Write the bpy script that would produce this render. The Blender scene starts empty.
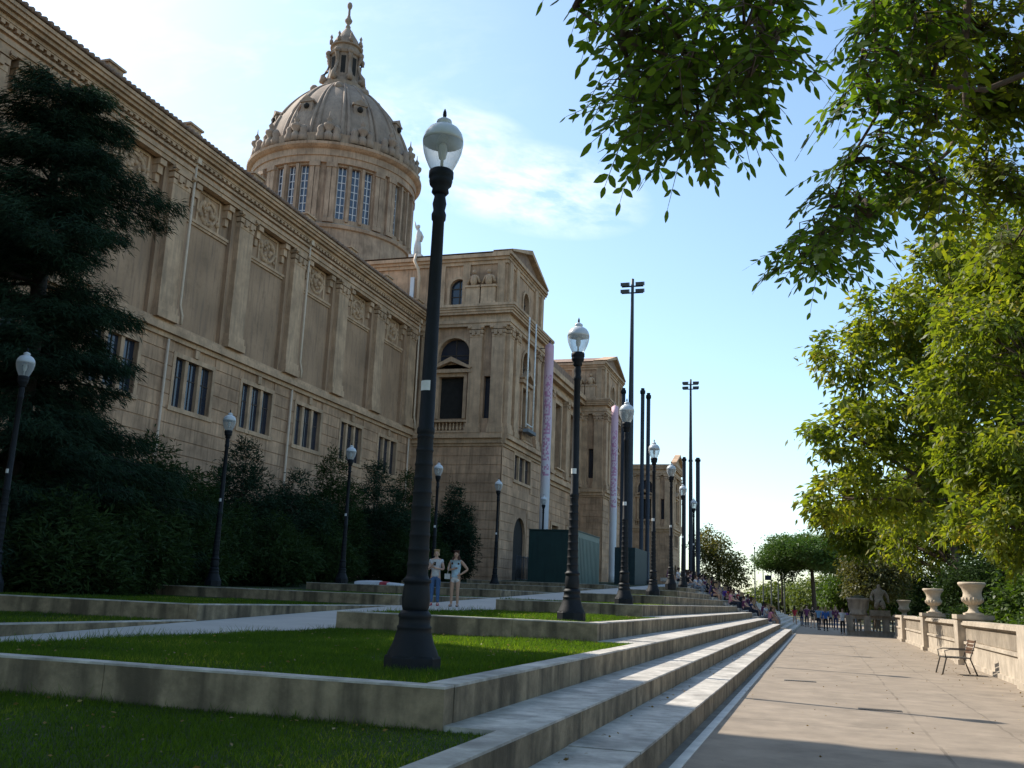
import bpy, math, random
import numpy as np
from mathutils import Vector, Matrix
PI = math.pi
random.seed(7); RNG = np.random.default_rng(7)
S = bpy.context.scene
COL = S.collection

# ------------------------------------------------------------------ camera, sky, sun, exposure
RCAM = np.array([[0.95134, -0.02967, -0.30672], [0.30548, 0.21591, 0.92739], [0.03851, -0.97596, 0.21453]])
CXP, CYP, FPX, EYE = 512.0, 384.0, 963.1, 1.6
def _axes():
    y = np.array([818 - CXP, 608 - CYP, FPX]); y /= np.linalg.norm(y)
    z = np.array([690 - CXP, -4000 - CYP, FPX]); z -= y * z.dot(y); z /= np.linalg.norm(z)
    x = np.cross(y, z)
    return np.array([x, y, z])
RCAM = _axes()
cam_d = bpy.data.cameras.new('camera'); cam = bpy.data.objects.new('camera', cam_d); COL.objects.link(cam)
cam_d.sensor_width = 36; cam_d.lens = FPX / 1024 * 36; cam_d.clip_start = 0.1; cam_d.clip_end = 6000
_M = RCAM @ np.diag([1, -1, -1])
cam.matrix_world = Matrix([list(_M[0]) + [0], list(_M[1]) + [0], list(_M[2]) + [EYE], [0, 0, 0, 1]])
S.camera = cam
def ray(px, py): return RCAM @ np.array([px - CXP, py - CYP, FPX])
def at_y(px, py, y):
    v = ray(px, py); t = y / v[1]; return np.array([0, 0, EYE]) + v * t
def at_d(px, py, d):
    v = ray(px, py); v = v / np.linalg.norm(v); return np.array([0, 0, EYE]) + v * d

SUN_EL, SUN_AZ = math.radians(43.5), math.radians(18)       # azimuth measured from -X towards +Y
SUN = Vector((-math.cos(SUN_AZ) * math.cos(SUN_EL), math.sin(SUN_AZ) * math.cos(SUN_EL), math.sin(SUN_EL)))
sl = bpy.data.lights.new('sun', 'SUN'); so = bpy.data.objects.new('sun', sl); COL.objects.link(so)
sl.energy = 4.4; sl.angle = math.radians(0.5); sl.color = (1.0, 0.93, 0.82)
so.rotation_euler = SUN.to_track_quat('Z', 'Y').to_euler()

W = bpy.data.worlds.new('World'); S.world = W; W.use_nodes = True
wn = W.node_tree; wn.nodes.clear()
def N(t, typ, **kw):
    n = t.nodes.new(typ)
    for k, v in kw.items(): setattr(n, k, v)
    return n
def mth(t, op, a, b=None, c=None, clamp=False):
    n = N(t, 'ShaderNodeMath', operation=op); n.use_clamp = clamp
    for i, v in enumerate((a, b, c)):
        if v is None: continue
        if hasattr(v, 'is_linked'): t.links.new(v, n.inputs[i])
        else: n.inputs[i].default_value = v
    return n.outputs[0]
sky = N(wn, 'ShaderNodeTexSky', sky_type='NISHITA'); sky.sun_disc = False
sky.sun_elevation = SUN_EL; sky.sun_rotation = math.radians(-72); sky.altitude = 100
sky.air_density = 1.0; sky.dust_density = 1.1; sky.ozone_density = 1.0
bg = N(wn, 'ShaderNodeBackground'); bg.inputs[1].default_value = 0.15
wo = N(wn, 'ShaderNodeOutputWorld')
tc = N(wn, 'ShaderNodeTexCoord')
def cloud(px, py, ra, rb, tilt, seed, gain, lo, hi):
    """thin cirrus, in real sky directions round one point of the sky"""
    c = Vector(ray(px, py)).normalized(); r = c.cross(Vector((0, 0, 1))).normalized(); u = r.cross(c)
    r2 = r * math.cos(tilt) + u * math.sin(tilt); u2 = u * math.cos(tilt) - r * math.sin(tilt)
    def dot(v):
        n = N(wn, 'ShaderNodeVectorMath', operation='DOT_PRODUCT'); wn.links.new(tc.outputs['Generated'], n.inputs[0]); n.inputs[1].default_value = v
        return n.outputs['Value']
    a, b, f = dot(r2), dot(u2), dot(c)
    m = mth(wn, 'ADD', mth(wn, 'POWER', mth(wn, 'DIVIDE', a, ra), 2), mth(wn, 'POWER', mth(wn, 'DIVIDE', b, rb), 2))
    m = mth(wn, 'SUBTRACT', 1, m, clamp=True)
    m = mth(wn, 'MULTIPLY', m, mth(wn, 'GREATER_THAN', f, 0))
    cb = N(wn, 'ShaderNodeCombineXYZ'); wn.links.new(mth(wn, 'MULTIPLY', a, 6), cb.inputs[0]); wn.links.new(mth(wn, 'MULTIPLY', b, 15), cb.inputs[1]); cb.inputs[2].default_value = seed
    nz = N(wn, 'ShaderNodeTexNoise'); nz.inputs['Scale'].default_value = 2.2; nz.inputs['Detail'].default_value = 9; nz.inputs['Roughness'].default_value = .62; nz.inputs['Distortion'].default_value = .15
    wn.links.new(cb.outputs[0], nz.inputs['Vector'])
    mr = N(wn, 'ShaderNodeMapRange'); mr.inputs[1].default_value = lo; mr.inputs[2].default_value = hi; wn.links.new(nz.outputs['Fac'], mr.inputs[0])
    return mth(wn, 'MULTIPLY', mth(wn, 'MULTIPLY', mr.outputs[0], m), gain, clamp=True)
c1 = cloud(525, 186, .135, .05, -.16, 3.1, 1.35, .38, .8)
c2 = cloud(240, 110, .3, .16, .3, 8.4, .3, .5, .85)
c3 = cloud(440, 140, .12, .05, -.2, 5.5, 1.0, .38, .75)
cf = mth(wn, 'MAXIMUM', mth(wn, 'MAXIMUM', c1, c2), c3)
tint = N(wn, 'ShaderNodeMix', data_type='RGBA', blend_type='MULTIPLY'); tint.inputs['Factor'].default_value = 1; wn.links.new(sky.outputs[0], tint.inputs['A']); tint.inputs['B'].default_value = (.95, 1.03, 1.02, 1)
mx = N(wn, 'ShaderNodeMix', data_type='RGBA'); wn.links.new(cf, mx.inputs['Factor']); wn.links.new(tint.outputs['Result'], mx.inputs['A']); mx.inputs['B'].default_value = (5.6, 5.8, 6.0, 1)
wn.links.new(mx.outputs['Result'], bg.inputs[0]); wn.links.new(bg.outputs[0], wo.inputs[0])
S.view_settings.view_transform = 'Standard'; S.view_settings.look = 'None'; S.view_settings.gamma = 1; S.view_settings.use_curve_mapping = False
S.view_settings.exposure = 0.78
S.cycles.max_bounces = 6; S.cycles.diffuse_bounces = 3; S.cycles.glossy_bounces = 2; S.cycles.transmission_bounces = 4; S.cycles.transparent_max_bounces = 8

# ------------------------------------------------------------------ materials
MATS = {}
def mat(name, col, rough=.85, var=.25, scale=3.0, col2=None, metal=0, bump=.0, bscale=30, streak=0, brick=None, spec=.3, dirt=None, isl=0, patch=0, sscale=(5.5, 5.5, .5)):
    if name in MATS: return MATS[name]
    m = bpy.data.materials.new(name); m.use_nodes = True; t = m.node_tree; t.nodes.clear()
    out = N(t, 'ShaderNodeOutputMaterial'); p = N(t, 'ShaderNodeBsdfPrincipled'); t.links.new(p.outputs[0], out.inputs[0])
    p.inputs['Roughness'].default_value = rough; p.inputs['Metallic'].default_value = metal; p.inputs['Specular IOR Level'].default_value = spec
    g = N(t, 'ShaderNodeTexCoord'); co = g.outputs['Object']
    nz = N(t, 'ShaderNodeTexNoise'); nz.inputs['Scale'].default_value = scale; nz.inputs['Detail'].default_value = 7; nz.inputs['Roughness'].default_value = .65; t.links.new(co, nz.inputs['Vector'])
    c2 = col2 or tuple(c * (1 - var) for c in col); c1 = col if col2 else tuple(min(1, c * (1 + var * .8)) for c in col)
    rp = N(t, 'ShaderNodeMapRange'); rp.inputs[1].default_value = .3; rp.inputs[2].default_value = .7; t.links.new(nz.outputs['Fac'], rp.inputs[0])
    mxx = N(t, 'ShaderNodeMix', data_type='RGBA'); t.links.new(rp.outputs[0], mxx.inputs['Factor']); mxx.inputs['A'].default_value = (*c2, 1); mxx.inputs['B'].default_value = (*c1, 1)
    cur = mxx.outputs['Result']
    if streak:
        mp = N(t, 'ShaderNodeMapping'); mp.inputs['Scale'].default_value = sscale; t.links.new(co, mp.inputs[0])
        n2 = N(t, 'ShaderNodeTexNoise'); n2.inputs['Scale'].default_value = 1.0; n2.inputs['Detail'].default_value = 5; t.links.new(mp.outputs[0], n2.inputs['Vector'])
        r2 = N(t, 'ShaderNodeMapRange'); r2.inputs[1].default_value = .48; r2.inputs[2].default_value = .72; r2.inputs[4].default_value = streak; t.links.new(n2.outputs['Fac'], r2.inputs[0])
        m2 = N(t, 'ShaderNodeMix', data_type='RGBA'); t.links.new(r2.outputs[0], m2.inputs['Factor']); t.links.new(cur, m2.inputs['A'])
        m2.inputs['B'].default_value = (*(dirt or tuple(c * .22 for c in col)), 1); cur = m2.outputs['Result']
    if brick:
        sx = N(t, 'ShaderNodeSeparateXYZ'); t.links.new(co, sx.inputs[0])
        cb = N(t, 'ShaderNodeCombineXYZ'); t.links.new(mth(t, 'ADD', sx.outputs[0], sx.outputs[1]), cb.inputs[0]); t.links.new(sx.outputs[2], cb.inputs[1])
        bt = N(t, 'ShaderNodeTexBrick'); t.links.new(cb.outputs[0], bt.inputs['Vector']); bt.inputs['Scale'].default_value = 1
        bt.inputs['Brick Width'].default_value = brick[0]; bt.inputs['Row Height'].default_value = brick[1]; bt.inputs['Mortar Size'].default_value = .012
        bt.inputs['Color1'].default_value = (1, 1, 1, 1); bt.inputs['Color2'].default_value = (.84, .82, .8, 1); bt.inputs['Mortar'].default_value = (.62, .6, .58, 1)
        m3 = N(t, 'ShaderNodeMix', data_type='RGBA', blend_type='MULTIPLY'); m3.inputs['Factor'].default_value = 1; t.links.new(cur, m3.inputs['A']); t.links.new(bt.outputs['Color'], m3.inputs['B']); cur = m3.outputs['Result']
    if patch:      # large worn or mossy patches with a shape of their own
        n5 = N(t, 'ShaderNodeTexNoise'); n5.inputs['Scale'].default_value = .9; n5.inputs['Detail'].default_value = 8; n5.inputs['Roughness'].default_value = .7; t.links.new(co, n5.inputs['Vector'])
        r5 = N(t, 'ShaderNodeMapRange'); r5.inputs[1].default_value = .46; r5.inputs[2].default_value = .66; r5.inputs[4].default_value = patch; t.links.new(n5.outputs['Fac'], r5.inputs[0])
        m5 = N(t, 'ShaderNodeMix', data_type='RGBA'); t.links.new(r5.outputs[0], m5.inputs['Factor']); t.links.new(cur, m5.inputs['A']); m5.inputs['B'].default_value = (*(c * .32 for c in col), 1); cur = m5.outputs['Result']
    if isl:
        gi = N(t, 'ShaderNodeNewGeometry'); hv = N(t, 'ShaderNodeHueSaturation'); t.links.new(cur, hv.inputs['Color']); t.links.new(mth(t, 'ADD', mth(t, 'MULTIPLY', gi.outputs['Random Per Island'], isl), 1 - isl / 2), hv.inputs['Value']); cur = hv.outputs['Color']
    t.links.new(cur, p.inputs['Base Color'])
    if bump:
        n3 = N(t, 'ShaderNodeTexNoise'); n3.inputs['Scale'].default_value = bscale; n3.inputs['Detail'].default_value = 5; t.links.new(co, n3.inputs['Vector'])
        b = N(t, 'ShaderNodeBump'); b.inputs['Strength'].default_value = bump; b.inputs['Distance'].default_value = .02; t.links.new(n3.outputs['Fac'], b.inputs['Height']); t.links.new(b.outputs[0], p.inputs['Normal'])
    MATS[name] = m; return m
def leafmat(name, c_dark, c_light, c_alt=None, trans=.5, tcol=None, scale=.5, spec=.35, rough=.5):
    if name in MATS: return MATS[name]
    m = bpy.data.materials.new(name); m.use_nodes = True; t = m.node_tree; t.nodes.clear()
    out = N(t, 'ShaderNodeOutputMaterial')
    g = N(t, 'ShaderNodeNewGeometry'); tcx = N(t, 'ShaderNodeTexCoord')
    nz = N(t, 'ShaderNodeTexNoise'); nz.inputs['Scale'].default_value = scale; nz.inputs['Detail'].default_value = 3; t.links.new(tcx.outputs['Object'], nz.inputs['Vector'])
    f = mth(t, 'ADD', mth(t, 'MULTIPLY', g.outputs['Random Per Island'], .55), mth(t, 'MULTIPLY', mth(t, 'SUBTRACT', nz.outputs['Fac'], .3), 1.1), clamp=True)
    cr = N(t, 'ShaderNodeValToRGB'); cr.color_ramp.elements[0].color = (*c_dark, 1); cr.color_ramp.elements[0].position = .1; cr.color_ramp.elements[1].color = (*c_light, 1); cr.color_ramp.elements[1].position = .75
    if c_alt: e = cr.color_ramp.elements.new(.97); e.color = (*c_alt, 1)
    t.links.new(f, cr.inputs[0])
    p = N(t, 'ShaderNodeBsdfPrincipled'); p.inputs['Roughness'].default_value = rough; p.inputs['Specular IOR Level'].default_value = spec; t.links.new(cr.outputs[0], p.inputs['Base Color'])
    tr = N(t, 'ShaderNodeBsdfTranslucent'); mm = N(t, 'ShaderNodeMix', data_type='RGBA', blend_type='MULTIPLY'); mm.inputs['Factor'].default_value = 1
    t.links.new(cr.outputs[0], mm.inputs['A']); mm.inputs['B'].default_value = (*(tcol or (1.6, 1.5, .5)), 1); t.links.new(mm.outputs['Result'], tr.inputs[0])
    ms = N(t, 'ShaderNodeMixShader'); ms.inputs[0].default_value = trans; t.links.new(p.outputs[0], ms.inputs[1]); t.links.new(tr.outputs[0], ms.inputs[2]); t.links.new(ms.outputs[0], out.inputs[0])
    MATS[name] = m; return m
STONE = mat('palace_stone', (.46, .29, .178), isl=.2, var=.45, scale=.55, streak=.75, dirt=(.2, .13, .08), bump=.25, bscale=8)
STONE_L = mat('palace_pilaster_stone', (.48, .318, .198), isl=.12, var=.36, scale=.8, streak=.5, dirt=(.2, .15, .1), bump=.2, bscale=8)
STONE_P = mat('palace_panel_render', (.41, .262, .16), patch=.5, var=.4, scale=.45, streak=.6, dirt=(.2, .14, .1), bump=.2, bscale=6)
STONE_U = mat('drum_stone', (.37, .26, .178), isl=.1, var=.4, scale=.6, streak=.65, dirt=(.15, .1, .07), bump=.25, bscale=6)
STONE_D = mat('palace_dome_stone', (.30, .222, .165), var=.3, scale=.5, streak=.4, dirt=(.13, .1, .08), bump=.3, bscale=5)
TILE = mat('roof_tile', (.26, .17, .12), var=.35, scale=2, streak=.3)
PIPE = mat('pale_pipe', (.6, .46, .33), rough=.6, var=.1)
PANE = mat('window_glass_dark', (.02, .028, .045), rough=.12, var=.3, scale=.8, spec=.6)
PANEB = mat('drum_glass', (.05, .07, .11), rough=.1, var=.3, scale=.8, spec=.7)
WFR = mat('white_paint', (.62, .63, .65), rough=.5, var=.08)
DARK = mat('dark_opening', (.02, .018, .016), var=.3)
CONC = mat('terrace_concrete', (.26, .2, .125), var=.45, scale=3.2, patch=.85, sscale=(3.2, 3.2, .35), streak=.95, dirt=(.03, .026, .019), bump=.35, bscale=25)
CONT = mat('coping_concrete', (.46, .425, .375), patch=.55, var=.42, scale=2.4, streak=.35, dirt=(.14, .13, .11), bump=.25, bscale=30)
RAMP = mat('ramp_concrete', (.40, .375, .335), var=.12, scale=.8, bump=.15)
IRON = mat('lamp_iron', (.007, .009, .012), rough=.6, var=.3, scale=8, spec=.22, bump=.1, bscale=60)
MAST = mat('mast_steel', (.03, .033, .038), rough=.5, var=.2)
GLOBE = mat('globe_opal', (.5, .53, .54), rough=.25, var=.06, spec=.5)
BALU_D = mat('stone_shade_tone', (.27, .235, .19), var=.35, scale=2.5, streak=.5, bump=.3)  # balustrade stone darkened: the far end's shade is put into the colour
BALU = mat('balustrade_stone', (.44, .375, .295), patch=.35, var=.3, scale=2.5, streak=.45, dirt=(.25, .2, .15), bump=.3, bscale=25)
URN = mat('urn_stone', (.48, .40, .305), var=.2, scale=4, bump=.25, bscale=30)
BARK = mat('bark', (.075, .055, .04), var=.45, scale=6, bump=.8, bscale=22)
SOIL = mat('soil', (.05, .05, .025), var=.5, scale=1.5, bump=.5)
LAWN = mat('lawn', (.035, .05, .013), col2=(.014, .024, .007), scale=5, bump=.6, bscale=60, rough=.95)
def glassmat():
    m = bpy.data.materials.new('lamp_glass'); m.use_nodes = True; t = m.node_tree; t.nodes.clear(); out = N(t, 'ShaderNodeOutputMaterial')
    tr = N(t, 'ShaderNodeBsdfTransparent'); tr.inputs[0].default_value = (.86, .89, .9, 1)
    p = N(t, 'ShaderNodeBsdfPrincipled'); p.inputs['Base Color'].default_value = (.6, .63, .65, 1); p.inputs['Roughness'].default_value = .12
    lw = N(t, 'ShaderNodeLayerWeight'); lw.inputs[0].default_value = .35
    f = mth(t, 'ADD', mth(t, 'MULTIPLY', lw.outputs['Facing'], .6), .3, clamp=True)
    ms = N(t, 'ShaderNodeMixShader'); t.links.new(f, ms.inputs[0]); t.links.new(tr.outputs[0], ms.inputs[1]); t.links.new(p.outputs[0], ms.inputs[2]); t.links.new(ms.outputs[0], out.inputs[0]); return m
LGLASS = glassmat()

# ------------------------------------------------------------------ mesh helpers
class MB:
    def __init__(s): s.v = []; s.f = []; s.sm = []
    def add(s, vs, fs, smooth=False):
        o = len(s.v); s.v += [tuple(v) for v in vs]; s.f += [tuple(i + o for i in f) for f in fs]; s.sm += [smooth] * len(fs); return s
    def box(s, x0, x1, y0, y1, z0, z1):
        return s.add([(x0, y0, z0), (x1, y0, z0), (x1, y1, z0), (x0, y1, z0), (x0, y0, z1), (x1, y0, z1), (x1, y1, z1), (x0, y1, z1)],
                     [(0, 3, 2, 1), (4, 5, 6, 7), (0, 1, 5, 4), (1, 2, 6, 5), (2, 3, 7, 6), (3, 0, 4, 7)])
    def fbox(s, fr, u0, u1, v0, v1, w0, w1):
        P = [fr(u, v, w) for w in (w0, w1) for (u, v) in ((u0, v0), (u1, v0), (u1, v1), (u0, v1))]
        return s.add(P, [(0, 3, 2, 1), (4, 5, 6, 7), (0, 1, 5, 4), (1, 2, 6, 5), (2, 3, 7, 6), (3, 0, 4, 7)])
    def extrude(s, poly, axis_pts):
        """poly: list of 3D points (planar), axis_pts: offset vector"""
        n = len(poly); a = [Vector(p) for p in poly]; b = [p + Vector(axis_pts) for p in a]
        return s.add(a + b, [tuple(range(n))[::-1], tuple(range(n, 2 * n))] + [(i, (i + 1) % n, n + (i + 1) % n, n + i) for i in range(n)])
    def lathe(s, prof, seg=16, c=(0, 0, 0), smooth=True, phase=0, capb=True, capt=True, rib=None):
        vs = []; fs = []
        for r, z in prof:
            for k in range(seg):
                a = 2 * PI * k / seg + phase; rr = r * (rib(k) if rib else 1)
                vs.append((c[0] + rr * math.cos(a), c[1] + rr * math.sin(a), c[2] + z))
        for i in range(len(prof) - 1):
            for k in range(seg):
                j = (k + 1) % seg; fs.append((i * seg + k, i * seg + j, (i + 1) * seg + j, (i + 1) * seg + k))
        s.add(vs, fs, smooth)
        o = len(s.v) - len(vs)
        if capb and prof[0][0] > 1e-4: s.f.append(tuple(o + k for k in range(seg))[::-1]); s.sm.append(False)
        if capt and prof[-1][0] > 1e-4: s.f.append(tuple(o + (len(prof) - 1) * seg + k for k in range(seg))); s.sm.append(False)
        return s
    def tube(s, pts, rad, seg=6, smooth=True):
        pts = [Vector(p) for p in pts]; n = len(pts)
        if not hasattr(rad, '__len__'): rad = [rad] * n
        vs = []; fs = []; up = Vector((.13, .27, .95))
        for i, p in enumerate(pts):
            d = (pts[min(i + 1, n - 1)] - pts[max(i - 1, 0)]).normalized()
            a = d.cross(up)
            if a.length < .15: a = d.cross(Vector((1, .1, 0)))
            a.normalize(); b = d.cross(a)
            for k in range(seg):
                t = 2 * PI * k / seg; vs.append(p + (a * math.cos(t) + b * math.sin(t)) * rad[i])
        for i in range(n - 1):
            for k in range(seg):
                j = (k + 1) % seg; fs.append((i * seg + k, i * seg + j, (i + 1) * seg + j, (i + 1) * seg + k))
        fs.append(tuple(range(seg))[::-1]); fs.append(tuple((n - 1) * seg + k for k in range(seg)))
        return s.add(vs, fs, smooth)
    def sph(s, c, r, seg=10, ring=6, sc=(1, 1, 1)):
        prof = [(max(1e-5, math.sin(PI * i / ring)) * r, -math.cos(PI * i / ring) * r) for i in range(ring + 1)]
        vs = []; fs = []
        for rr, z in prof:
            for k in range(seg):
                a = 2 * PI * k / seg; vs.append((c[0] + rr * math.cos(a) * sc[0], c[1] + rr * math.sin(a) * sc[1], c[2] + z * sc[2]))
        for i in range(ring):
            for k in range(seg):
                j = (k + 1) % seg; fs.append((i * seg + k, i * seg + j, (i + 1) * seg + j, (i + 1) * seg + k))
        return s.add(vs, fs, True)
    def wall(s, fr, u0, u1, v0, v1, holes=(), depth=.35, ub=()):
        """sheet wall with real openings and reveals. hole=(u0,u1,v0,v1,arch)"""
        us = sorted(set([u0, u1] + [h[0] for h in holes] + [h[1] for h in holes] + [u for u in ub if u0 < u < u1]))
        vs_ = sorted(set([v0, v1] + [h[2] for h in holes] + [h[3] for h in holes]))
        us = [u for u in us if u0 - 1e-6 <= u <= u1 + 1e-6]; vs_ = [v for v in vs_ if v0 - 1e-6 <= v <= v1 + 1e-6]
        for a, b in zip(us, us[1:]):
            for c, d in zip(vs_, vs_[1:]):
                m, n = (a + b) / 2, (c + d) / 2
                if any(h[0] < m < h[1] and h[2] < n < h[3] for h in holes): continue
                s.add([fr(a, c, 0), fr(b, c, 0), fr(b, d, 0), fr(a, d, 0)], [(0, 1, 2, 3)])
        for h in holes:
            a, b, c, d = h[:4]; arch = len(h) > 4 and h[4]
            r = (b - a) / 2; sp = d - r if arch else d
            def rev(p, q): s.add([fr(*p, 0), fr(*q, 0), fr(*q, -depth), fr(*p, -depth)], [(0, 1, 2, 3)])
            rev((a, c), (b, c)); rev((a, c), (a, sp)); rev((b, c), (b, sp))
            if arch:
                n = 12; arc = [((a + b) / 2 - r * math.cos(PI * i / n), sp + r * math.sin(PI * i / n)) for i in range(n + 1)]
                for p, q in zip(arc, arc[1:]):
                    rev(p, q); s.add([fr(*p, 0), fr(*q, 0), fr(q[0], d, 0), fr(p[0], d, 0)], [(0, 1, 2, 3)])
            else: rev((a, d), (b, d))
        return s
    def build(s, name, m, parent=None, local=False):
        me = bpy.data.meshes.new(name)
        off = Vector(parent.location) if parent is not None and not local else Vector((0, 0, 0))
        # nested parent: add up the chain
        if parent is not None and not local:
            p = parent.parent
            while p is not None: off = off + Vector(p.location); p = p.parent
        if off.length: vs = [(v[0] - off.x, v[1] - off.y, v[2] - off.z) for v in s.v]
        else: vs = s.v
        me.from_pydata([tuple(v) for v in vs], [], s.f); me.update()
        me.polygons.foreach_set('use_smooth', s.sm)
        if isinstance(m, (list, tuple)):
            for q in m: me.materials.append(q)
        else: me.materials.append(m)
        o = bpy.data.objects.new(name, me); COL.objects.link(o)
        if parent is not None: o.parent = parent
        return o
def np_obj(name, verts, nper, m, parent=None, smooth=False):
    """many small n-gons of nper vertices each"""
    nv = len(verts); nf = nv // nper; me = bpy.data.meshes.new(name)
    me.vertices.add(nv); me.vertices.foreach_set('co', np.ascontiguousarray(verts, dtype=np.float32).ravel())
    me.loops.add(nv); me.loops.foreach_set('vertex_index', np.arange(nv, dtype=np.int32))
    me.polygons.add(nf); me.polygons.foreach_set('loop_start', np.arange(0, nv, nper, dtype=np.int32))
    me.update(calc_edges=True); me.materials.append(m)
    o = bpy.data.objects.new(name, me); COL.objects.link(o)
    if parent is not None: o.parent = parent
    return o
def tag(o, label=None, cat=None, group=None, kind=None):
    if label: o['label'] = label
    if cat: o['category'] = cat
    if group: o['group'] = group
    if kind: o['kind'] = kind
    return o
def thing(name, loc, label, cat, group=None, rz=0):
    o = bpy.data.objects.new(name, None); COL.objects.link(o); o.location = loc; o.rotation_euler = (0, 0, rz); o.empty_display_size = .3
    return tag(o, label, cat, group)
def dup(root, loc, label, rz=None, group=None):
    r = root.copy(); COL.objects.link(r); r.location = loc
    if rz is not None: r.rotation_euler = (0, 0, rz)
    r['label'] = label
    if group: r['group'] = group
    for ch in list(root.children):
        c = ch.copy(); COL.objects.link(c); c.parent = r
        for g in ch.children:
            d = g.copy(); COL.objects.link(d); d.parent = c
    return r
def struct(o): o['kind'] = 'structure'; return o

# ------------------------------------------------------------------ terrain, path, ramp
def zr(y): return .83 + .034 * (min(y, 84) - 17.9)
BX = [-2.22, -2.93, -3.88, -4.80, -5.70, -6.55, -7.40]      # wall faces of the stepped terraces
BZ = [.55, .85, 1.17, 1.49, 1.82, 2.15, 2.48]
BY = [-6, 7.7, 17.9, 28.1, 38.3, 48.5, 58.7]
XR, XL, YE = -9.2, -12.3, 63.0
ground = MB().add([(-3000, -3000, -.06), (3000, -3000, -.06), (3000, 3000, -.06), (-3000, 3000, -.06)], [(0, 1, 2, 3)]).build('ground', mat('ground_earth', (.12, .11, .06), var=.4, scale=.08)); struct(ground)
def pathmat():
    m = mat('path_paving', (.262, .212, .16), patch=.35, var=.22, scale=1.6, bump=.12, bscale=60, rough=.9)
    t = m.node_tree; p = [n for n in t.nodes if n.type == 'BSDF_PRINCIPLED'][0]; cur = p.inputs['Base Color'].links[0].from_socket
    g = N(t, 'ShaderNodeTexCoord'); sx = N(t, 'ShaderNodeSeparateXYZ'); t.links.new(g.outputs['Object'], sx.inputs[0])
    nz = N(t, 'ShaderNodeTexNoise'); nz.inputs['Scale'].default_value = 1.2; nz.inputs['Detail'].default_value = 4; t.links.new(g.outputs['Object'], nz.inputs['Vector'])
    wob = mth(t, 'MULTIPLY', mth(t, 'SUBTRACT', nz.outputs['Fac'], .5), .12)
    def line(c, off, w): return mth(t, 'LESS_THAN', mth(t, 'ABSOLUTE', mth(t, 'SUBTRACT', mth(t, 'ADD', c, wob), off)), w)
    cross = mth(t, 'LESS_THAN', mth(t, 'PINGPONG', mth(t, 'ADD', mth(t, 'SUBTRACT', sx.outputs[1], 15.0), wob), 2.35), .022)
    l = mth(t, 'MAXIMUM', mth(t, 'MAXIMUM', line(sx.outputs[0], 1.36, .022), line(sx.outputs[0], 2.5, .018)), cross)
    n2 = N(t, 'ShaderNodeTexNoise'); n2.inputs['Scale'].default_value = .9; t.links.new(g.outputs['Object'], n2.inputs['Vector'])
    l = mth(t, 'MULTIPLY', l, mth(t, 'MULTIPLY', mth(t, 'SUBTRACT', n2.outputs['Fac'], .3), 2.2, clamp=True))
    mxx = N(t, 'ShaderNodeMix', data_type='RGBA'); t.links.new(l, mxx.inputs['Factor']); t.links.new(cur, mxx.inputs['A']); mxx.inputs['B'].default_value = (.12, .095, .07, 1)
    # broad worn blotches and small pale stains
    n4 = N(t, 'ShaderNodeTexNoise'); n4.inputs['Scale'].default_value = .35; n4.inputs['Detail'].default_value = 6; t.links.new(g.outputs['Object'], n4.inputs['Vector'])
    r4 = N(t, 'ShaderNodeMapRange'); r4.inputs[1].default_value = .45; r4.inputs[2].default_value = .7; r4.inputs[4].default_value = .45; t.links.new(n4.outputs['Fac'], r4.inputs[0])
    m4 = N(t, 'ShaderNodeMix', data_type='RGBA'); t.links.new(r4.outputs[0], m4.inputs['Factor']); t.links.new(mxx.outputs['Result'], m4.inputs['A']); m4.inputs['B'].default_value = (.215, .172, .128, 1)
    t.links.new(m4.outputs['Result'], p.inputs['Base Color']); return m
path = struct(MB().add([(-1.62, -8, 0), (4.55, -8, 0), (4.55, 260, 0), (-1.62, 260, 0)], [(0, 1, 2, 3)]).build('path', pathmat()))
struct(MB().box(-1.44, -1.33, -8, 63, -.02, .012).build('kerb_line', mat('kerb_pale', (.62, .58, .52), var=.2, scale=3)))
struct(MB().add([(-1.56, -8, .005), (-1.44, -8, .005), (-1.44, 63, .005), (-1.56, 63, .005)], [(0, 1, 2, 3)]).build('gutter', mat('gutter_dirt', (.2, .18, .15), var=.4, scale=3)))
ys = [-12, 0, 20, 40, 60, 84, 130, 260]
def strip(x0, x1, dz, name, m, yy=ys):
    b = MB(); vs = []; fs = []
    for y in yy: vs += [(x0, y, zr(y) + dz), (x1, y, zr(y) + dz)]
    for i in range(len(yy) - 1): fs.append((2 * i, 2 * i + 1, 2 * i + 3, 2 * i + 2))
    return struct(b.add(vs, fs).build(name, m))
strip(-70, -12.3, -.004, 'terrace_lawn', LAWN)
strip(-12.3, -9.2, 0, 'ramp', RAMP, [-12, 0, 20, 40, 60, 84, 112])
strip(-9.2, -8.0, -.002, 'ramp_edge', RAMP, [60, 84, 112])
def drain(x, y, w, l, label):
    t = thing('drain_grate', (x, y, 0), label, 'drain cover', 'drain grates in the path')
    MB().box(-w, w, -l, l, -.02, .006).build('frame', mat('grate_iron', (.06, .05, .04), rough=.6, metal=.3), t, True)
    b = MB()
    for k in range(12): b.box(-w + .04 + k * (2 * w - .08) / 12, -w + .04 + (k + .55) * (2 * w - .08) / 12, -l + .03, l - .03, .006, .012)
    b.build('bars', mat('grate_iron2', (.1, .085, .07), rough=.6, metal=.3), t, True)
drain(.93, 17.7, .34, .13, 'rusty drain grate in the paving nearest the camera')
drain(-.42, 23.2, .34, .13, 'smaller looking drain grate further up the path near the steps')

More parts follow.
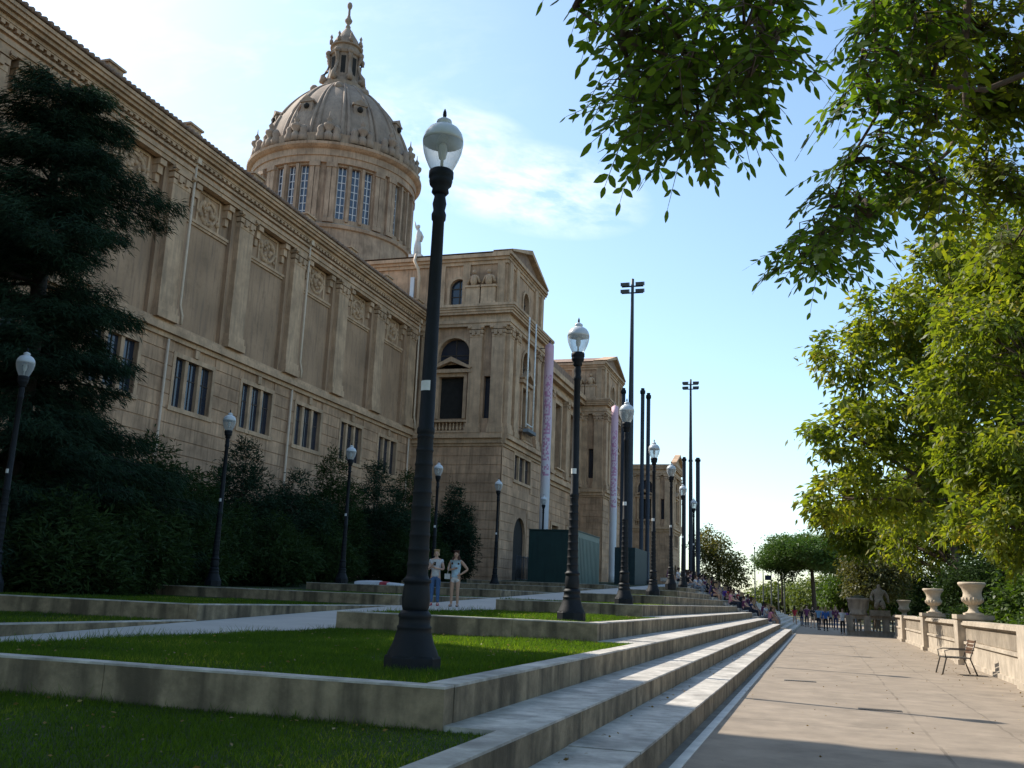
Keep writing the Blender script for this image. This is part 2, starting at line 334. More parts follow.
# ------------------------------------------------------------------ terraces (walls, steps, grass)
def grass(name, x0, x1, y0, y1, z, dens, h, w=.006, zf=None, seed=0):
    r = np.random.default_rng(seed); n = int((x1 - x0) * (y1 - y0) * dens)
    x = r.uniform(x0, x1, n); y = r.uniform(y0, y1, n); zz = np.full(n, z) if zf is None else zf(y)
    patch = .75 + .35 * np.sin(x * 1.7 + y * .9) * np.sin(y * 1.3 - x * .6)
    hh = h * r.uniform(.45, 1.25, n) * patch; a = r.uniform(0, 2 * PI, n); ln = r.normal(0, .45, (n, 2)) * hh[:, None]
    dx, dy = np.cos(a) * w, np.sin(a) * w
    V = np.zeros((n, 3, 3)); V[:, 0] = np.stack([x - dx, y - dy, zz], 1); V[:, 1] = np.stack([x + dx, y + dy, zz], 1); V[:, 2] = np.stack([x + ln[:, 0], y + ln[:, 1], zz + hh], 1)
    return tag(np_obj('grass', V.reshape(-1, 3), 3, leafmat('grass_blade', (.012, .025, .006), (.042, .074, .013), (.17, .16, .05), .45, (4.2, 4.4, .6), .45, .15, .7)), kind='stuff')
NTH = ['nearest', 'second', 'third', 'fourth', 'fifth', 'sixth', 'seventh']
def cope_box(b, c, x0, x1, y0, y1, z0, z1, ct=.022):
    """concrete wall cast in lengths with open joints, and its coping"""
    r = random.Random(int(x0 * 31 + y0 * 17)); along_y = (y1 - y0) > (x1 - x0); lo, hi = (y0, y1) if along_y else (x0, x1); p = lo
    while p < hi - .02:
        l = r.uniform(2.6, 4.2); q = hi if p + l > hi - .8 else p + l; d = r.uniform(-.003, .003); e = q - (.009 if q < hi else 0); dz = r.uniform(-.003, .003)
        if along_y: b.box(x0, x1 + d, p, e, z0, z1 - ct); c.box(x0 - .004, x1 + .004 + d, p - .002, e, z1 - ct + .0005, z1 + dz)
        else: b.box(p, e, y0 + d, y1, z0, z1 - ct); c.box(p - .002, e, y0 - .004 + d, y1 + .004, z1 - ct + .0005, z1 + dz)
        p = q
# long low steps along the path
def long_step(x0, x1, z0, z, y0, y1, label):
    t = thing('stone_step', (x1, y0, 0), label, 'step', 'long stone steps beside the path')
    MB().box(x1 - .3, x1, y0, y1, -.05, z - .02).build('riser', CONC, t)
    # slabs with open joints, slightly uneven
    b = MB(); y = y0; r = random.Random(int(z * 100))
    while y < y1 - .05:
        l = min(r.uniform(2.1, 3.4), y1 - y); d = r.uniform(-.004, .004)
        b.box(x0 - .02, x1 + .004 + d, y, y + l - .014, z - .02, z + d); y += l
    b.build('tread', CONT, t)
long_step(-2.22, -1.55, 0, .28, -8, YE - .6, 'lowest long step next to the path')
for i in range(7):
    x, z, y = BX[i], BZ[i], BY[i]
    lab = ['second long step from the path, rim of the shaded front lawn', 'low concrete wall round the nearest raised lawn, under the tallest lamp', 'low concrete wall round the second raised lawn bed', 'low concrete wall round the third raised lawn bed', 'low concrete wall round the fourth raised lawn bed', 'low concrete wall round the fifth raised lawn bed', 'low concrete wall round the furthest raised lawn bed'][i]
    t = thing('terrace_wall', (x, y, 0), lab, 'low wall', 'stepped terrace walls beside the path')
    ye = YE - .3 + .02 * i if i < 4 else YE + 6 + i
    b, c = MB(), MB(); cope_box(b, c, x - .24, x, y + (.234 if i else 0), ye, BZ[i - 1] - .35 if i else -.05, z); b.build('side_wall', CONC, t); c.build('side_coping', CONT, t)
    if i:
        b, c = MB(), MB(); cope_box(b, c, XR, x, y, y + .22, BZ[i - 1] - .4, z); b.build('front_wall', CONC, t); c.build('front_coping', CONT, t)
    if i < 6:
        yb = BY[i + 1]; bb = MB(); yy = yb + .012; r = random.Random(i)
        while yy < ye - .1:
            l = min(r.uniform(2.2, 3.5), ye - yy); bb.box(BX[i + 1] - .1, x - .256, yy, yy + l - .012, z - .2, z - .006); yy += l
        bb.build('tread', CONT, t)
        yend = yb
    else: yend = 82
    bed = MB().add([(XR, y, z - .05), (x - .25, y, z - .05), (x - .25, yend, z - .05), (XR, yend, z - .05)], [(0, 1, 2, 3)])
    bed.add([(XR, y, zr(y) - .3), (XR, yend, zr(yend) - .3), (XR, yend, z - .05), (XR, y, z - .05)], [(0, 1, 2, 3)])
    struct(bed.build('lawn', LAWN))
    dens, gh = [(2600, .055), (2000, .075), (1000, .075), (500, .075), (250, .075), (150, .075), (100, .075)][i]
    grass('grass', XR if i else -9.5, x - .25, 2.6 if i == 0 else y + .24, min(yend, 70), z - .05, dens, gh, [.004, .005, .007, .009, .012, .014, .016][i], seed=i)
for i in range(0, 4):      # taller tufts along the ramp side and the wall feet
    y0_, y1_ = (BY[i] + .3, BY[i + 1]) if i else (2.6, 7.7)
    if i: grass('grass', XR, XR + .12, y0_, y1_, BZ[i] - .05, [0, 500, 380, 250][i], .17, [0, .005, .007, .009][i], seed=200 + i)
    grass('grass', XR if i else -9.5, BX[i + 1] - .1, y1_ - .07, y1_ - .005, BZ[i] - .05, [700, 900, 700, 400][i], .13, [.004, .006, .007, .009][i], seed=210 + i)
# front lawn goes on to the left of the ramp line, closing the foreground
struct(MB().add([(-14, -8, .49), (XR, -8, .49), (XR, 8.2, .49), (-14, 8.2, .49)], [(0, 1, 2, 3)]).build('lawn', LAWN))
t = thing('terrace_wall', (-14, 7.7, 0), 'left end of the long front wall of the lawn, behind the shaded grass', 'low wall', 'stepped terrace walls beside the path')
b, c = MB(), MB(); cope_box(b, c, -16, XR - .026, 7.7, 7.92, .1, .842); b.build('front_wall', CONC, t); c.build('front_coping', CONT, t)
struct(MB().add([(-16, 7.9, .47), (-12.31, 7.9, .47), (-12.31, 17.6, .80), (-16, 17.6, .80)], [(0, 1, 2, 3)]).build('lawn', LAWN))
for i in range(1, 7):        # beds on the far side of the ramp
    y, z = BY[i] - .2, BZ[i]; yn = BY[i + 1] - .2 if i < 6 else 69
    t = thing('terrace_wall', (XL, y, 0), 'low concrete wall of the %s lawn bed beyond the ramp' % NTH[i - 1], 'low wall', 'terrace walls on the far side of the ramp')
    b, c = MB(), MB(); cope_box(b, c, -20.9 if i > 2 else -30, XL - .232, y, y + .22, z - .85, z); b.build('front_wall', CONC, t); c.build('front_coping', CONT, t)
    b, c = MB(), MB(); cope_box(b, c, XL - .22, XL, y, yn - .015, z - .85, z); b.build('side_wall', CONC, t); c.build('side_coping', CONT, t)
    if i > 2:
        b, c = MB(), MB(); cope_box(b, c, -21.15, -20.915, y, yn, z - .85, z); b.build('end_wall', CONC, t); c.build('end_coping', CONT, t)
    struct(MB().add([(-20.9 if i > 2 else -30, y, z - .05), (XL - .2, y, z - .05), (XL - .2, yn, z - .05), (-20.9 if i > 2 else -30, yn, z - .05)], [(0, 1, 2, 3)]).build('lawn', LAWN))
    if i < 5: grass('grass', -20.5, XL - .2, y + .3, yn, z - .05, [0, 420, 300, 150, 90][i], .08, [0, .009, .011, .014, .016][i], seed=20 + i)
# main staircase
st = thing('grand_staircase', (-1.55, 63, 0), 'wide grey stone staircase climbing from the path where visitors sit', 'staircase')
NST, RUN, RISE = 20, .40, .155
for k in range(NST):
    MB().box(-1.55 - RUN * (k + 1) - .05, -1.55 - RUN * k, YE + .02, 112, RISE * k - .06, RISE * (k + 1)).build('step', CONT, st)
struct(MB().add([(-9.6, 70, 3.1), (-9.3, 70, 3.1), (-9.3, 250, 3.1), (-9.6, 250, 3.1)], [(0, 1, 2, 3)]).build('landing', RAMP))

# ------------------------------------------------------------------ the palace
GZ = 2.0
PAL = thing('palace', (-32, 73.4, GZ), 'vast sandstone palace with pilastered wing, pedimented pavilions and a ribbed dome', 'palace')
def FX(x): return lambda u, v, w: (x + w, u, v)          # facade looking to +X, u = Y
def FY(y): return lambda u, v, w: (u, y - w, v)          # facade looking to -Y, u = X
def part(b, name, m, parent=None): return b.build(name, m, parent or PAL)
def courses(b, fr, u0, u1, z0, z1, holes=(), step=.74, gap=.055, proud=.05):
    """rusticated courses standing proud of the wall sheet, cut round the openings"""
    z = z0
    while z < z1 - .2:
        a, c = z + gap, min(z + step, z1)
        cuts = [(h[0] - .22, h[1] + .22) for h in holes if h[2] - .2 < c and h[3] + .3 > a]
        segs = [(u0, u1)]
        for q in cuts:
            segs = [t2 for s_ in segs for t2 in ((s_[0], min(s_[1], q[0])), (max(s_[0], q[1]), s_[1])) if t2[1] - t2[0] > .08]
        for s_ in segs:
            u = s_[0] - (.8 if int(z * 10) % 2 else 0)
            while u < s_[1] - .05:
                ua, ub_ = max(u, s_[0]), min(u + 1.7, s_[1]); b.fbox(fr, ua, ub_, a, c, 0, proud); u += 1.7
        z += step
def ledge(b, fr, u0, u1, prof):
    """profile list of (z0,z1,proj)"""
    for z0, z1, pr in prof: b.fbox(fr, u0, u1, z0, z1, -.05, pr)
def window_triple(fr, u0, u1, z0, z1):
    b = MB(); w = (u1 - u0 - .52) / 3
    for k in range(3): b.fbox(fr, u0 + k * (w + .26), u0 + k * (w + .26) + w, z0, z1, -.24, -.20)
    wn_ = part(b, 'window', PANE)
    for k in (1, 2): m = MB(); m.fbox(fr, u0 + k * w + (k - 1) * .26, u0 + k * (w + .26), z0, z1, -.2, .0); part(m, 'mullion', STONE_L, wn_)
    m = MB(); m.fbox(fr, u0 - .22, u0, z0 - .2, z1 + .25, -.02, .09); m.fbox(fr, u1, u1 + .22, z0 - .2, z1 + .25, -.02, .09); m.fbox(fr, u0, u1, z1, z1 + .25, -.02, .09); m.fbox(fr, u0 - .3, u1 + .3, z0 - .24, z0, -.02, .14)
    m.fbox(fr, (u0 + u1) / 2 - .18, (u0 + u1) / 2 + .18, z1 + .26, z1 + .72, -.02, .17)
    part(m, 'surround', STONE_L, wn_)
    m = MB()
    for k in range(3):
        a = u0 + k * (w + .26); m.fbox(fr, a + w / 2 - .025, a + w / 2 + .025, z0, z1, -.2, -.165); m.fbox(fr, a, a + w, z0 + (z1 - z0) * .62, z0 + (z1 - z0) * .62 + .05, -.2, -.1655)
    part(m, 'frame', mat('old_frame', (.07, .055, .045)), wn_)
def capital(b, fr, uc, z, w=.78, pr=.3):
    for k, (dz, e, p) in enumerate(((-.95, .02, .03), (-.62, .07, .07), (-.3, .14, .12))):
        b.fbox(fr, uc - w - e, uc + w + e, z + dz, z + dz + .27, 0, pr + p)
    for s in (-1, 1): 
        for q in (0, .14): b.fbox(fr, uc + s * (w + .03) - .14, uc + s * (w + .03) + .14, z - .26 + q * .3, z - .02 - q, pr, pr + .2 + q * .4)
        b.fbox(fr, uc + s * w * .4 - .13, uc + s * w * .4 + .13, z - .8, z - .4, pr, pr + .16)
def pilaster(fr, uc, z0, z1, w=.72, pr=.3, name='pilaster'):
    b = MB(); b.fbox(fr, uc - w, uc + w, z0 + .8, z1 - .95, -.02, pr)
    b.fbox(fr, uc - w - .14, uc + w + .14, z0, z0 + .42, -.02, pr + .14); b.fbox(fr, uc - w - .07, uc + w + .07, z0 + .42, z0 + .8, -.02, pr + .07)
    capital(b, fr, uc, z1, w, pr)
    return part(b, name, STONE_L)
def relief(fr, u0, u1, z0, z1, seed):
    r = random.Random(seed); b = MB(); uc, zc = (u0 + u1) / 2, (z0 + z1) / 2
    b.fbox(fr, u0, u1, z0, z0 + .16, -.02, .16); b.fbox(fr, u0, u1, z0 - .14, z0, -.02, .09)
    h = z1 - z0
    for a, c in ((u0 + .95, u0 + 1.1), (u1 - 1.1, u1 - .95)): b.fbox(fr, a, c, z0 + .2, z1 - .05, 0, .08)
    b.fbox(fr, u0 + 1.1, u1 - 1.1, z1 - .16, z1 - .02, 0, .08)
    n = 20; R0, R1 = h * .36, h * .27
    vs = []
    for k in range(n):
        a = 2 * PI * k / n
        vs += [fr(uc + R0 * 1.15 * math.cos(a), zc + R0 * math.sin(a), .02), fr(uc + (R0 + R1) / 2 * 1.15 * math.cos(a), zc + (R0 + R1) / 2 * math.sin(a), .15), fr(uc + R1 * 1.15 * math.cos(a), zc + R1 * math.sin(a), .04)]
    fs = []
    for k in range(n):
        j = (k + 1) % n; fs += [(3 * k, 3 * j, 3 * j + 1, 3 * k + 1), (3 * k + 1, 3 * j + 1, 3 * j + 2, 3 * k + 2)]
    b.add(vs, fs, True)
    for k in range(26):
        a = r.uniform(0, 2 * PI); q = r.uniform(.2, 1.0); uu = uc + math.cos(a) * q * (u1 - u0) * .26; vv = zc + math.sin(a) * q * h * .42; b.sph(fr(uu, vv, .03), r.uniform(.09, .2), 6, 4)
    for s in (u0 + .45, u1 - .45):     # scroll brackets under the cornice
        b.fbox(fr, s - .26, s + .26, z1 - .34, z1 - .04, 0, .5); b.fbox(fr, s - .2, s + .2, z1 - .8, z1 - .34, 0, .34); b.fbox(fr, s - .15, s + .15, z1 - 1.25, z1 - .8, 0, .2)
    return part(b, 'relief_panel', STONE_L)
def pipe(fr, u, z0, z1, w=.42, kink=True):
    b = MB(); pts = [fr(u, z1, w), fr(u, z0 + 1.0, w), fr(u + (.25 if kink else 0), z0 + .5, w), fr(u + (.25 if kink else 0), z0, w)]
    b.tube(pts, .075, 8)
    if kink: b.fbox(fr, u - .16, u + .16, z1 - .1, z1 + .25, w - .1, w + .2)
    return part(b, 'drain_pipe', PIPE)
ENT = [(23.0, 23.22, .34), (23.22, 23.45, .42), (23.6, 23.75, .46), (24.05, 24.22, .6), (24.22, 24.4, .8), (24.4, 24.58, .95), (24.58, 24.75, 1.05)]
def wing(x, y0, y1, p0, pitch, pipes, cut_lo):
    fr = FX(x); b = MB()
    pil = []; u = p0
    while u < y1 - .3:
        if u > y0 + .3: pil.append(u)
        u += pitch
    wins = []
    for k in range(-1, len(pil)):
        c = (pil[0] + (k + .5) * pitch)
        if c - 1.9 > y0 and c + 1.9 < y1: wins.append((c - 1.66, c + 1.66, 10.55, 13.2))
    b.wall(fr, y0, y1, GZ - 2, 14.0, wins, .24); courses(b, fr, y0 + .01, y1 - .01, 2.2, 13.95, wins)
    part(b, 'base_wall', STONE)
    b = MB(); b.fbox(fr, y0, y1, 14.0, 24.7, -2.0, -.25); part(b, 'panel_wall', STONE_P)
    b = MB(); ledge(b, fr, y0, y1, [(13.95, 14.2, .18), (14.2, 14.45, .38), (14.45, 14.62, .3), (14.62, 14.78, .16)])
    part(b, 'string_course', STONE_L)
    for wv in wins: window_triple(fr, *wv)
    edges = [y0] + pil + [y1]
    b = MB()
    for q in pil:     # plain strips flanking each pilaster
        b.fbox(fr, q - 1.12, q + 1.12, 14.78, 23.0, -.26, 0)
    part(b, 'pilaster_backing', STONE_P)
    for q in pil: pilaster(fr, q, 14.78, 23.0)
    for i, (a, c) in enumerate(zip(pil, pil[1:])): relief(FX(x - .25), a + 1.12, c - 1.12, 20.9, 23.0, i + int(y0))
    b = MB(); ledge(b, fr, y0, y1, ENT); part(b, 'entablature', STONE_L)
    b = MB(); b.fbox(fr, y0, y1, 23.45, 24.05, -.2, .3); part(b, 'frieze', STONE)
    n = int((y1 - y0) / .42); b = MB(); tp = []
    for k in range(n): u = y0 + .1 + k * .42; tp += [fr(u, 23.98, .3), fr(u, 23.84, .3), fr(u + .22, 23.84, .3), fr(u + .22, 23.98, .3)]
    b.extrude([fr(y0 + .1, 24.046, .3)] + tp + [fr(y0 + .1 + n * .42 - .2, 24.046, .3)], (.26, 0, 0))
    part(b, 'dentil_row', STONE_L)
    # tiled roof: rolls running up the slope, open ends making the scalloped edge
    b = MB(); n = int((y1 - y0) / .36)
    b.add([fr(y0, 24.79, 1.1), fr(y1, 24.79, 1.1), fr(y1, 26.9, -6), fr(y0, 26.9, -6)], [(0, 1, 2, 3)]); b.add([fr(y0, 24.77, 1.1), fr(y1, 24.77, 1.1), fr(y1, 24.77, -1), fr(y0, 24.77, -1)], [(0, 1, 2, 3)])
    for k in range(n):
        u = y0 + .18 + k * .36; b.tube([fr(u, 24.86, 1.16), fr(u, 25.5, -1.0)], .12, 6)
    part(b, 'roof', TILE)
    for q in pil[::1]:
        b = MB(); b.fbox(fr, q - .5, q + .5, 24.8, 25.45, -.2, .75); b.fbox(fr, q - .6, q + .6, 25.45, 25.56, -.3, .85); part(b, 'roof_block', STONE_L)
    for (u, lo) in pipes:
        pipe(fr, u, 14.8, 23.9); pipe(FX(x), u - .3, GZ, 13.9, .2, False)
wing(-32, 20.6, 73.35, 27.6 - 6.3 * 1, 6.3, [(41.05, 0), (53.65, 0), (72.55, 0)], 2)
wing(-32, 124.7, 169.95, 130.5, 6.3, [], 2)

def niche_group(fr, u, z):
    b = MB(); b.fbox(fr, u - .62, u + .62, z, z + 1.55, 0, .5); b.fbox(fr, u - .72, u + .72, z + 1.55, z + 1.72, 0, .6); b.fbox(fr, u - .72, u + .72, z - .02, z + .25, 0, .58)
    p = fr(u, z + 2.2, .32); b.sph(p, .42, 8, 6, (.8, .8, 1.3)); b.sph((p[0], p[1], p[2] + .75), .2, 8, 6); b.tube([fr(u - .55, z + 1.9, .32), fr(u - .3, z + 2.5, .32), fr(u, z + 2.65, .32)], .13, 6); b.tube([fr(u + .55, z + 2.0, .32), fr(u + .34, z + 2.5, .32), fr(u, z + 2.65, .32)], .13, 6)
    return part(b, 'sculpture', STONE_L)
def baluster_row(fr, u0, u1, z0, z1, w0=.1, w1=.5):
    b = MB(); b.fbox(fr, u0, u1, z0, z0 + .16, w0, w1); b.fbox(fr, u0, u1, z1 - .16, z1, w0 - .02, w1 + .05)
    n = max(3, int((u1 - u0) / .3))
    for k in range(n):
        p = fr(u0 + (k + .5) * (u1 - u0) / n, z0 + .16, (w0 + w1) / 2); h = z1 - z0 - .32
        b.lathe([(.06, 0), (.105, h * .3), (.05, h * .62), (.07, h)], 8, p)
    return part(b, 'balcony', STONE_L)
def arched_window(fr, a, c, z0, z1, d=.3, bars=True, name='arched_window'):
    b = MB(); r = (c - a) / 2; n = 10; pts = [fr(a, z0, -d), fr(c, z0, -d)] + [fr((a + c) / 2 + r * math.cos(PI * i / n), z1 - r + r * math.sin(PI * i / n), -d) for i in range(n + 1)]
    b.add(pts, [tuple(range(len(pts)))]); o = part(b, name, PANE)
    f = MB()
    f.fbox(fr, (a + c) / 2 - .05, (a + c) / 2 + .05, z0, z1, -d, -d + .06); f.fbox(fr, a, c, z1 - r - .05, z1 - r + .05, -d, -d + .055); f.fbox(fr, a, c, z0 + (z1 - r - z0) * .5, z0 + (z1 - r - z0) * .5 + .07, -d, -d + .05)
    part(f, 'frame', mat('old_frame', (.07, .055, .045)), o)
    m = MB(); n = 14
    arc = lambda q: [((a + c) / 2 - q * math.cos(PI * i / n), z1 - r + q * math.sin(PI * i / n)) for i in range(n + 1)]
    A, B = arc(r), arc(r + .24)
    for i in range(n): m.add([fr(*A[i], .02), fr(*A[i + 1], .02), fr(*B[i + 1], .02), fr(*B[i], .02), fr(*A[i], .12), fr(*A[i + 1], .12), fr(*B[i + 1], .12), fr(*B[i], .12)], [(4, 5, 6, 7), (0, 1, 5, 4), (2, 3, 7, 6)])
    m.fbox(fr, a - .24, a, z0, z1 - r, 0, .12); m.fbox(fr, c, c + .24, z0, z1 - r, 0, .12)
    part(m, 'surround', STONE_L, o)
    return o
def pediment(fr, u0, u1, z, h, w0=-.3, w1=.7, name='pediment'):
    uc = (u0 + u1) / 2; b = MB()
    b.extrude([fr(u0 + .3, z, w0), fr(u1 - .3, z, w0), fr(uc, z + h - .2, w0)], Vector(fr(0, 0, w1 - .55)) - Vector(fr(0, 0, w0)))
    for (p, q) in (((u0, z), (uc, z + h)), ((u1, z), (uc, z + h))):
        d = .42; s = 1 if q[0] > p[0] else -1
        b.extrude([fr(p[0], p[1], w0), fr(q[0], q[1], w0), fr(q[0], q[1] - d, w0), fr(p[0] + s * .2, p[1] - .12, w0)], Vector(fr(0, 0, w1)) - Vector(fr(0, 0, w0)))
    b.fbox(fr, u0, u1, z - .42, z - .14, w0, w1 - .1)
    return part(b, name, STONE_L)
def pavilion(yc0, yc1, x0, x1, attic=True, pipes=False):
    """square corner pavilion: faces -Y (at yc0) and +X (at x1)"""
    ff, fs, fb = FY(yc0), FX(x1), (lambda u, v, w: (u, yc1 + w, v))
    uc, sc = -28.62 + (x1 + 24.08), (yc0 + yc1) / 2
    base = MB()
    base.wall(ff, x0, x1, GZ - 2, 13.6); courses(base, ff, x0 + .01, x1 + .05, 2.2, 13.4)
    side_h = [(sc - 2.4, sc + 2.4, 11.1, 13.2), (sc - 1.75, sc + 1.75, GZ, 8.1, True)]
    base.wall(fs, yc0, yc1, GZ - 2, 13.6, side_h, .24); courses(base, fs, yc0 - .05, yc1, 2.2, 13.4, side_h)
    base.wall(fb, x0, x1, GZ - 2, 25.0)
    part(base, 'base_wall', STONE)
    window_triple(fs, *side_h[0][:4])
    d = MB(); d.fbox(fs, sc - 1.75, sc + 1.75, GZ, 8.1, -.6, -.24); dd = part(d, 'door', DARK)
    b = MB()
    for fr, a, c in ((ff, x0, x1 + .05), (fs, yc0 - .05, yc1)): ledge(b, fr, a, c, [(13.4, 13.62, .12), (13.62, 14.0, .3), (14.0, 14.28, .55), (14.28, 14.45, .42)])
    part(b, 'string_course', STONE_L)
    up = MB()
    h1 = [(uc - 1.2, uc + 1.0, 15.7, 19.25), (uc - 1.4, uc + 1.4, 20.3, 22.6, True), (-25.9 + x1 + 24.08, -25.3 + x1 + 24.08, 15.7, 19.25)]
    up.wall(ff, x0, x1, 14.4, 23.6, h1, .5)
    h2 = [(sc - 1.0, sc + 1.0, 15.7, 19.3), (sc - 1.2, sc + 1.2, 20.2, 22.6, True)]
    up.wall(fs, yc0, yc1, 14.4, 23.6, h2, .5); part(up, 'upper_wall', STONE)
    for fr, hh in ((ff, h1), (fs, h2)):
        h = hh[0]; b = MB(); b.fbox(fr, h[0], h[1], h[2], h[3], -.52, -.46); w_ = part(b, 'window', DARK)
        m = MB(); m.fbox(fr, h[0] - .3, h[0], h[2], h[3] + .3, 0, .14); m.fbox(fr, h[1], h[1] + .3, h[2], h[3] + .3, 0, .14); m.fbox(fr, h[0], h[1], h[3], h[3] + .3, 0, .13)
        part(m, 'surround', STONE_L, w_)
        pediment(fr, h[0] - .75, h[1] + .75, h[3] + .72, .95, 0, .5, 'window_pediment')
        baluster_row(fr, h[0] - .45, h[1] + .45, 14.46, 15.5)
        arched_window(fr, hh[1][0], hh[1][1], hh[1][2], hh[1][3], .5)
    h = h1[2]; b = MB(); b.fbox(ff, h[0], h[1], h[2], h[3], -.52, -.46); part(b, 'slit_window', PANE)
    for u in (x1 - .6, x1 - 2.55, x0 + 1.0): pilaster(ff, u, 14.45, 23.5, .54, .32)
    for u in (yc0 + .62, yc0 + 2.5, yc1 - .62, yc1 - 2.5): pilaster(fs, u, 14.45, 23.5, .54, .32)
    b = MB()
    EN = [(23.5, 23.75, .36), (23.75, 24.0, .44), (24.5, 24.7, .6), (24.7, 24.9, .7), (24.9, 25.08, .8), (25.08, 25.3, .88)]
    for z0, z1, pr in EN: b.box(x0, x1 + pr, yc0 - pr, yc1 + pr * .5, z0, z1)
    b.box(x0, x1 + .25, yc0 - .25, yc1, 24.0, 24.5)
    part(b, 'entablature', STONE_L)
    if not attic: 
        pediment(FX(x1 + .2), yc0 - .3, yc1 + .3, 25.7, 2.2); return
    at = MB(); h3 = [(uc - .78, uc + .78, 25.6, 27.9, True)]; h4 = [(sc - .85, sc + .85, 25.6, 28.1, True)]
    at.wall(FY(yc0 + .25), x0 - 8, x1 - .25, 25.4, 29.6, h3, .3); at.wall(FX(x1 - .25), yc0 + .25, yc1 - .25, 25.4, 29.9, h4, .3); at.wall(lambda u, v, w: (u, yc1 - .25 + w, v), x0 - 8, x1 - .25, 25.4, 29.6)
    part(at, 'attic_wall', STONE)
    arched_window(FY(yc0 + .25), *h3[0][:4]); arched_window(FX(x1 - .25), *h4[0][:4])
    niche_group(FY(yc0 + .25), x1 - 3.1, 25.4); niche_group(FY(yc0 + .25), x1 - 1.75, 25.4)
    for u in (sc - 3.0, sc + 3.0, yc0 + .9, yc1 - .9): b = MB(); b.fbox(FX(x1 - .25), u - .4, u + .4, 25.4, 29.3, -.02, .22); part(b, 'attic_pilaster', STONE_L)
    for u in (x1 - .75, x1 - 4.0 + .15, uc - 1.6): b = MB(); b.fbox(FY(yc0 + .25), u - .33, u + .33, 25.4, 29.1, -.02, .16); part(b, 'attic_pilaster', STONE_L)
    b = MB()
    for z0, z1, pr in ((29.1, 29.4, .15), (29.4, 29.65, .3), (29.65, 29.95, .48)): b.box(x0 - 8.2, x1 - .25 + pr * .6, yc0 + .25 - pr, yc1 - .25 + pr, z0, z1)
    part(b, 'cornice', STONE_L)
    pediment(FX(x1 - .25), yc0 - .2, yc1 + .0, 30.2, 1.95, -1.2, .55)
    b = MB(); e = x1 - .2; b.extrude([(e, yc0 - .2, 30.1), (e, yc1, 30.1), (e, sc, 32.08)], (-16, 0, 0)); part(b, 'roof', TILE)
pavilion(73.4, 85.0, -32, -24.08, pipes=True)
pavilion(112.5, 124.7, -32, -24.08)
pavilion(170, 181, -32, -24.08, attic=False)
pavilion(8.6, 20.5, -32, -24.08, attic=False)
# pipe on the return attic wall beside the wing roof
b = MB(); b.tube([(-32.6, 73.2, 30.3), (-32.6, 72.9, 29.6), (-32.2, 72.9, 28.8), (-32.2, 73.2, 28.2), (-32.2, 73.2, 25.6)], .13, 8); part(b, 'drain_pipe', PIPE)
b = MB(); b.box(-33.1, -32.75, 73.42, 73.6, 26.0, 28.3); part(b, 'slit_window', WFR)
# centre block between the two pavilions
fr = FX(-27.2); hol = []
for k in range(4):
    c = 88.5 + k * 6.8; hol += [(c - 1.3, c + 1.3, 15.4, 22.6, False), (c - 1.4, c + 1.4, 3, 9.2, False)]
b = MB(); b.wall(fr, 85, 112.5, GZ - 2, 23.6, hol, .8); courses(b, fr, 85, 112.5, 2.2, 13.4, hol); part(b, 'centre_wall', STONE)
b = MB(); ledge(b, fr, 85, 112.5, [(13.4, 13.8, .2), (13.8, 14.3, .5), (14.3, 14.5, .35)]); part(b, 'string_course', STONE_L)
b = MB(); ledge(b, fr, 85, 112.5, [(23.5, 24.0, .4), (24.5, 24.95, .8), (24.95, 25.5, 1.1), (24.0, 24.5, .2)]); part(b, 'entablature', STONE_L)
for h in hol:
    b = MB(); b.fbox(fr, h[0], h[1], h[2], h[3], -.84, -.76); w_ = part(b, 'window' if h[2] > 10 else 'door', DARK)
    m = MB(); m.fbox(fr, h[0] - .35, h[0], h[2], h[3] + .35, 0, .2); m.fbox(fr, h[1], h[1] + .35, h[2], h[3] + .35, 0, .2); m.fbox(fr, h[0], h[1], h[3], h[3] + .35, 0, .19); part(m, 'surround', STONE_L, w_)
    if h[2] > 10: baluster_row(fr, h[0] - .4, h[1] + .4, 14.5, 15.4, .1, .6)
for k in range(5): pilaster(fr, 85.5 + k * 6.6 + (.0 if k else .6), 14.5, 23.5, .6, .5)
b = MB(); b.box(-72, -27.5, 85, 112.5, 25.3, 27.5); b.box(-72, -34, 22, 176, 22, 26.4); part(b, 'roof', TILE)
# ---- dome
DC = Vector((-55.65, 99.0, 0))
dome = thing('x', (0, 0, 0), None, None); bpy.data.objects.remove(dome)
def prof_dome(t): return 9.2 * (1 - t ** 1.75) ** .66
b = MB(); nseg = 96
pr = [(prof_dome(t), 51.6 + 12.1 * t) for t in np.linspace(0, .953, 22)]
b.lathe(pr, nseg, (DC.x, DC.y, 0), rib=lambda k: 1 + .004 * math.sin(k * 1.7)); DOME = part(b, 'dome', STONE_D)
def dpart(bb, name, m): return bb.build(name, m, DOME)
def frd(R): return lambda u, v, w: (DC.x + (R + w) * math.cos(u), DC.y + (R + w) * math.sin(u), v)
R = 9.55; D2R = PI / 180; holes = []
for g in range(8):
    for k in (-1, 0, 1):
        c = (-46.5 + 45 * g + k * 9.4) * D2R; holes.append((c - 3.0 * D2R, c + 3.0 * D2R, 42.2, 48.5))
lo, hi = (-46.5 - 22.5) * D2R, (-46.5 + 337.5) * D2R
b = MB(); b.wall(frd(R), lo, hi, 41.6, 49.6, holes, .5, ub=[lo + i * 3 * D2R for i in range(121)])
dpart(b, 'drum', STONE_U)
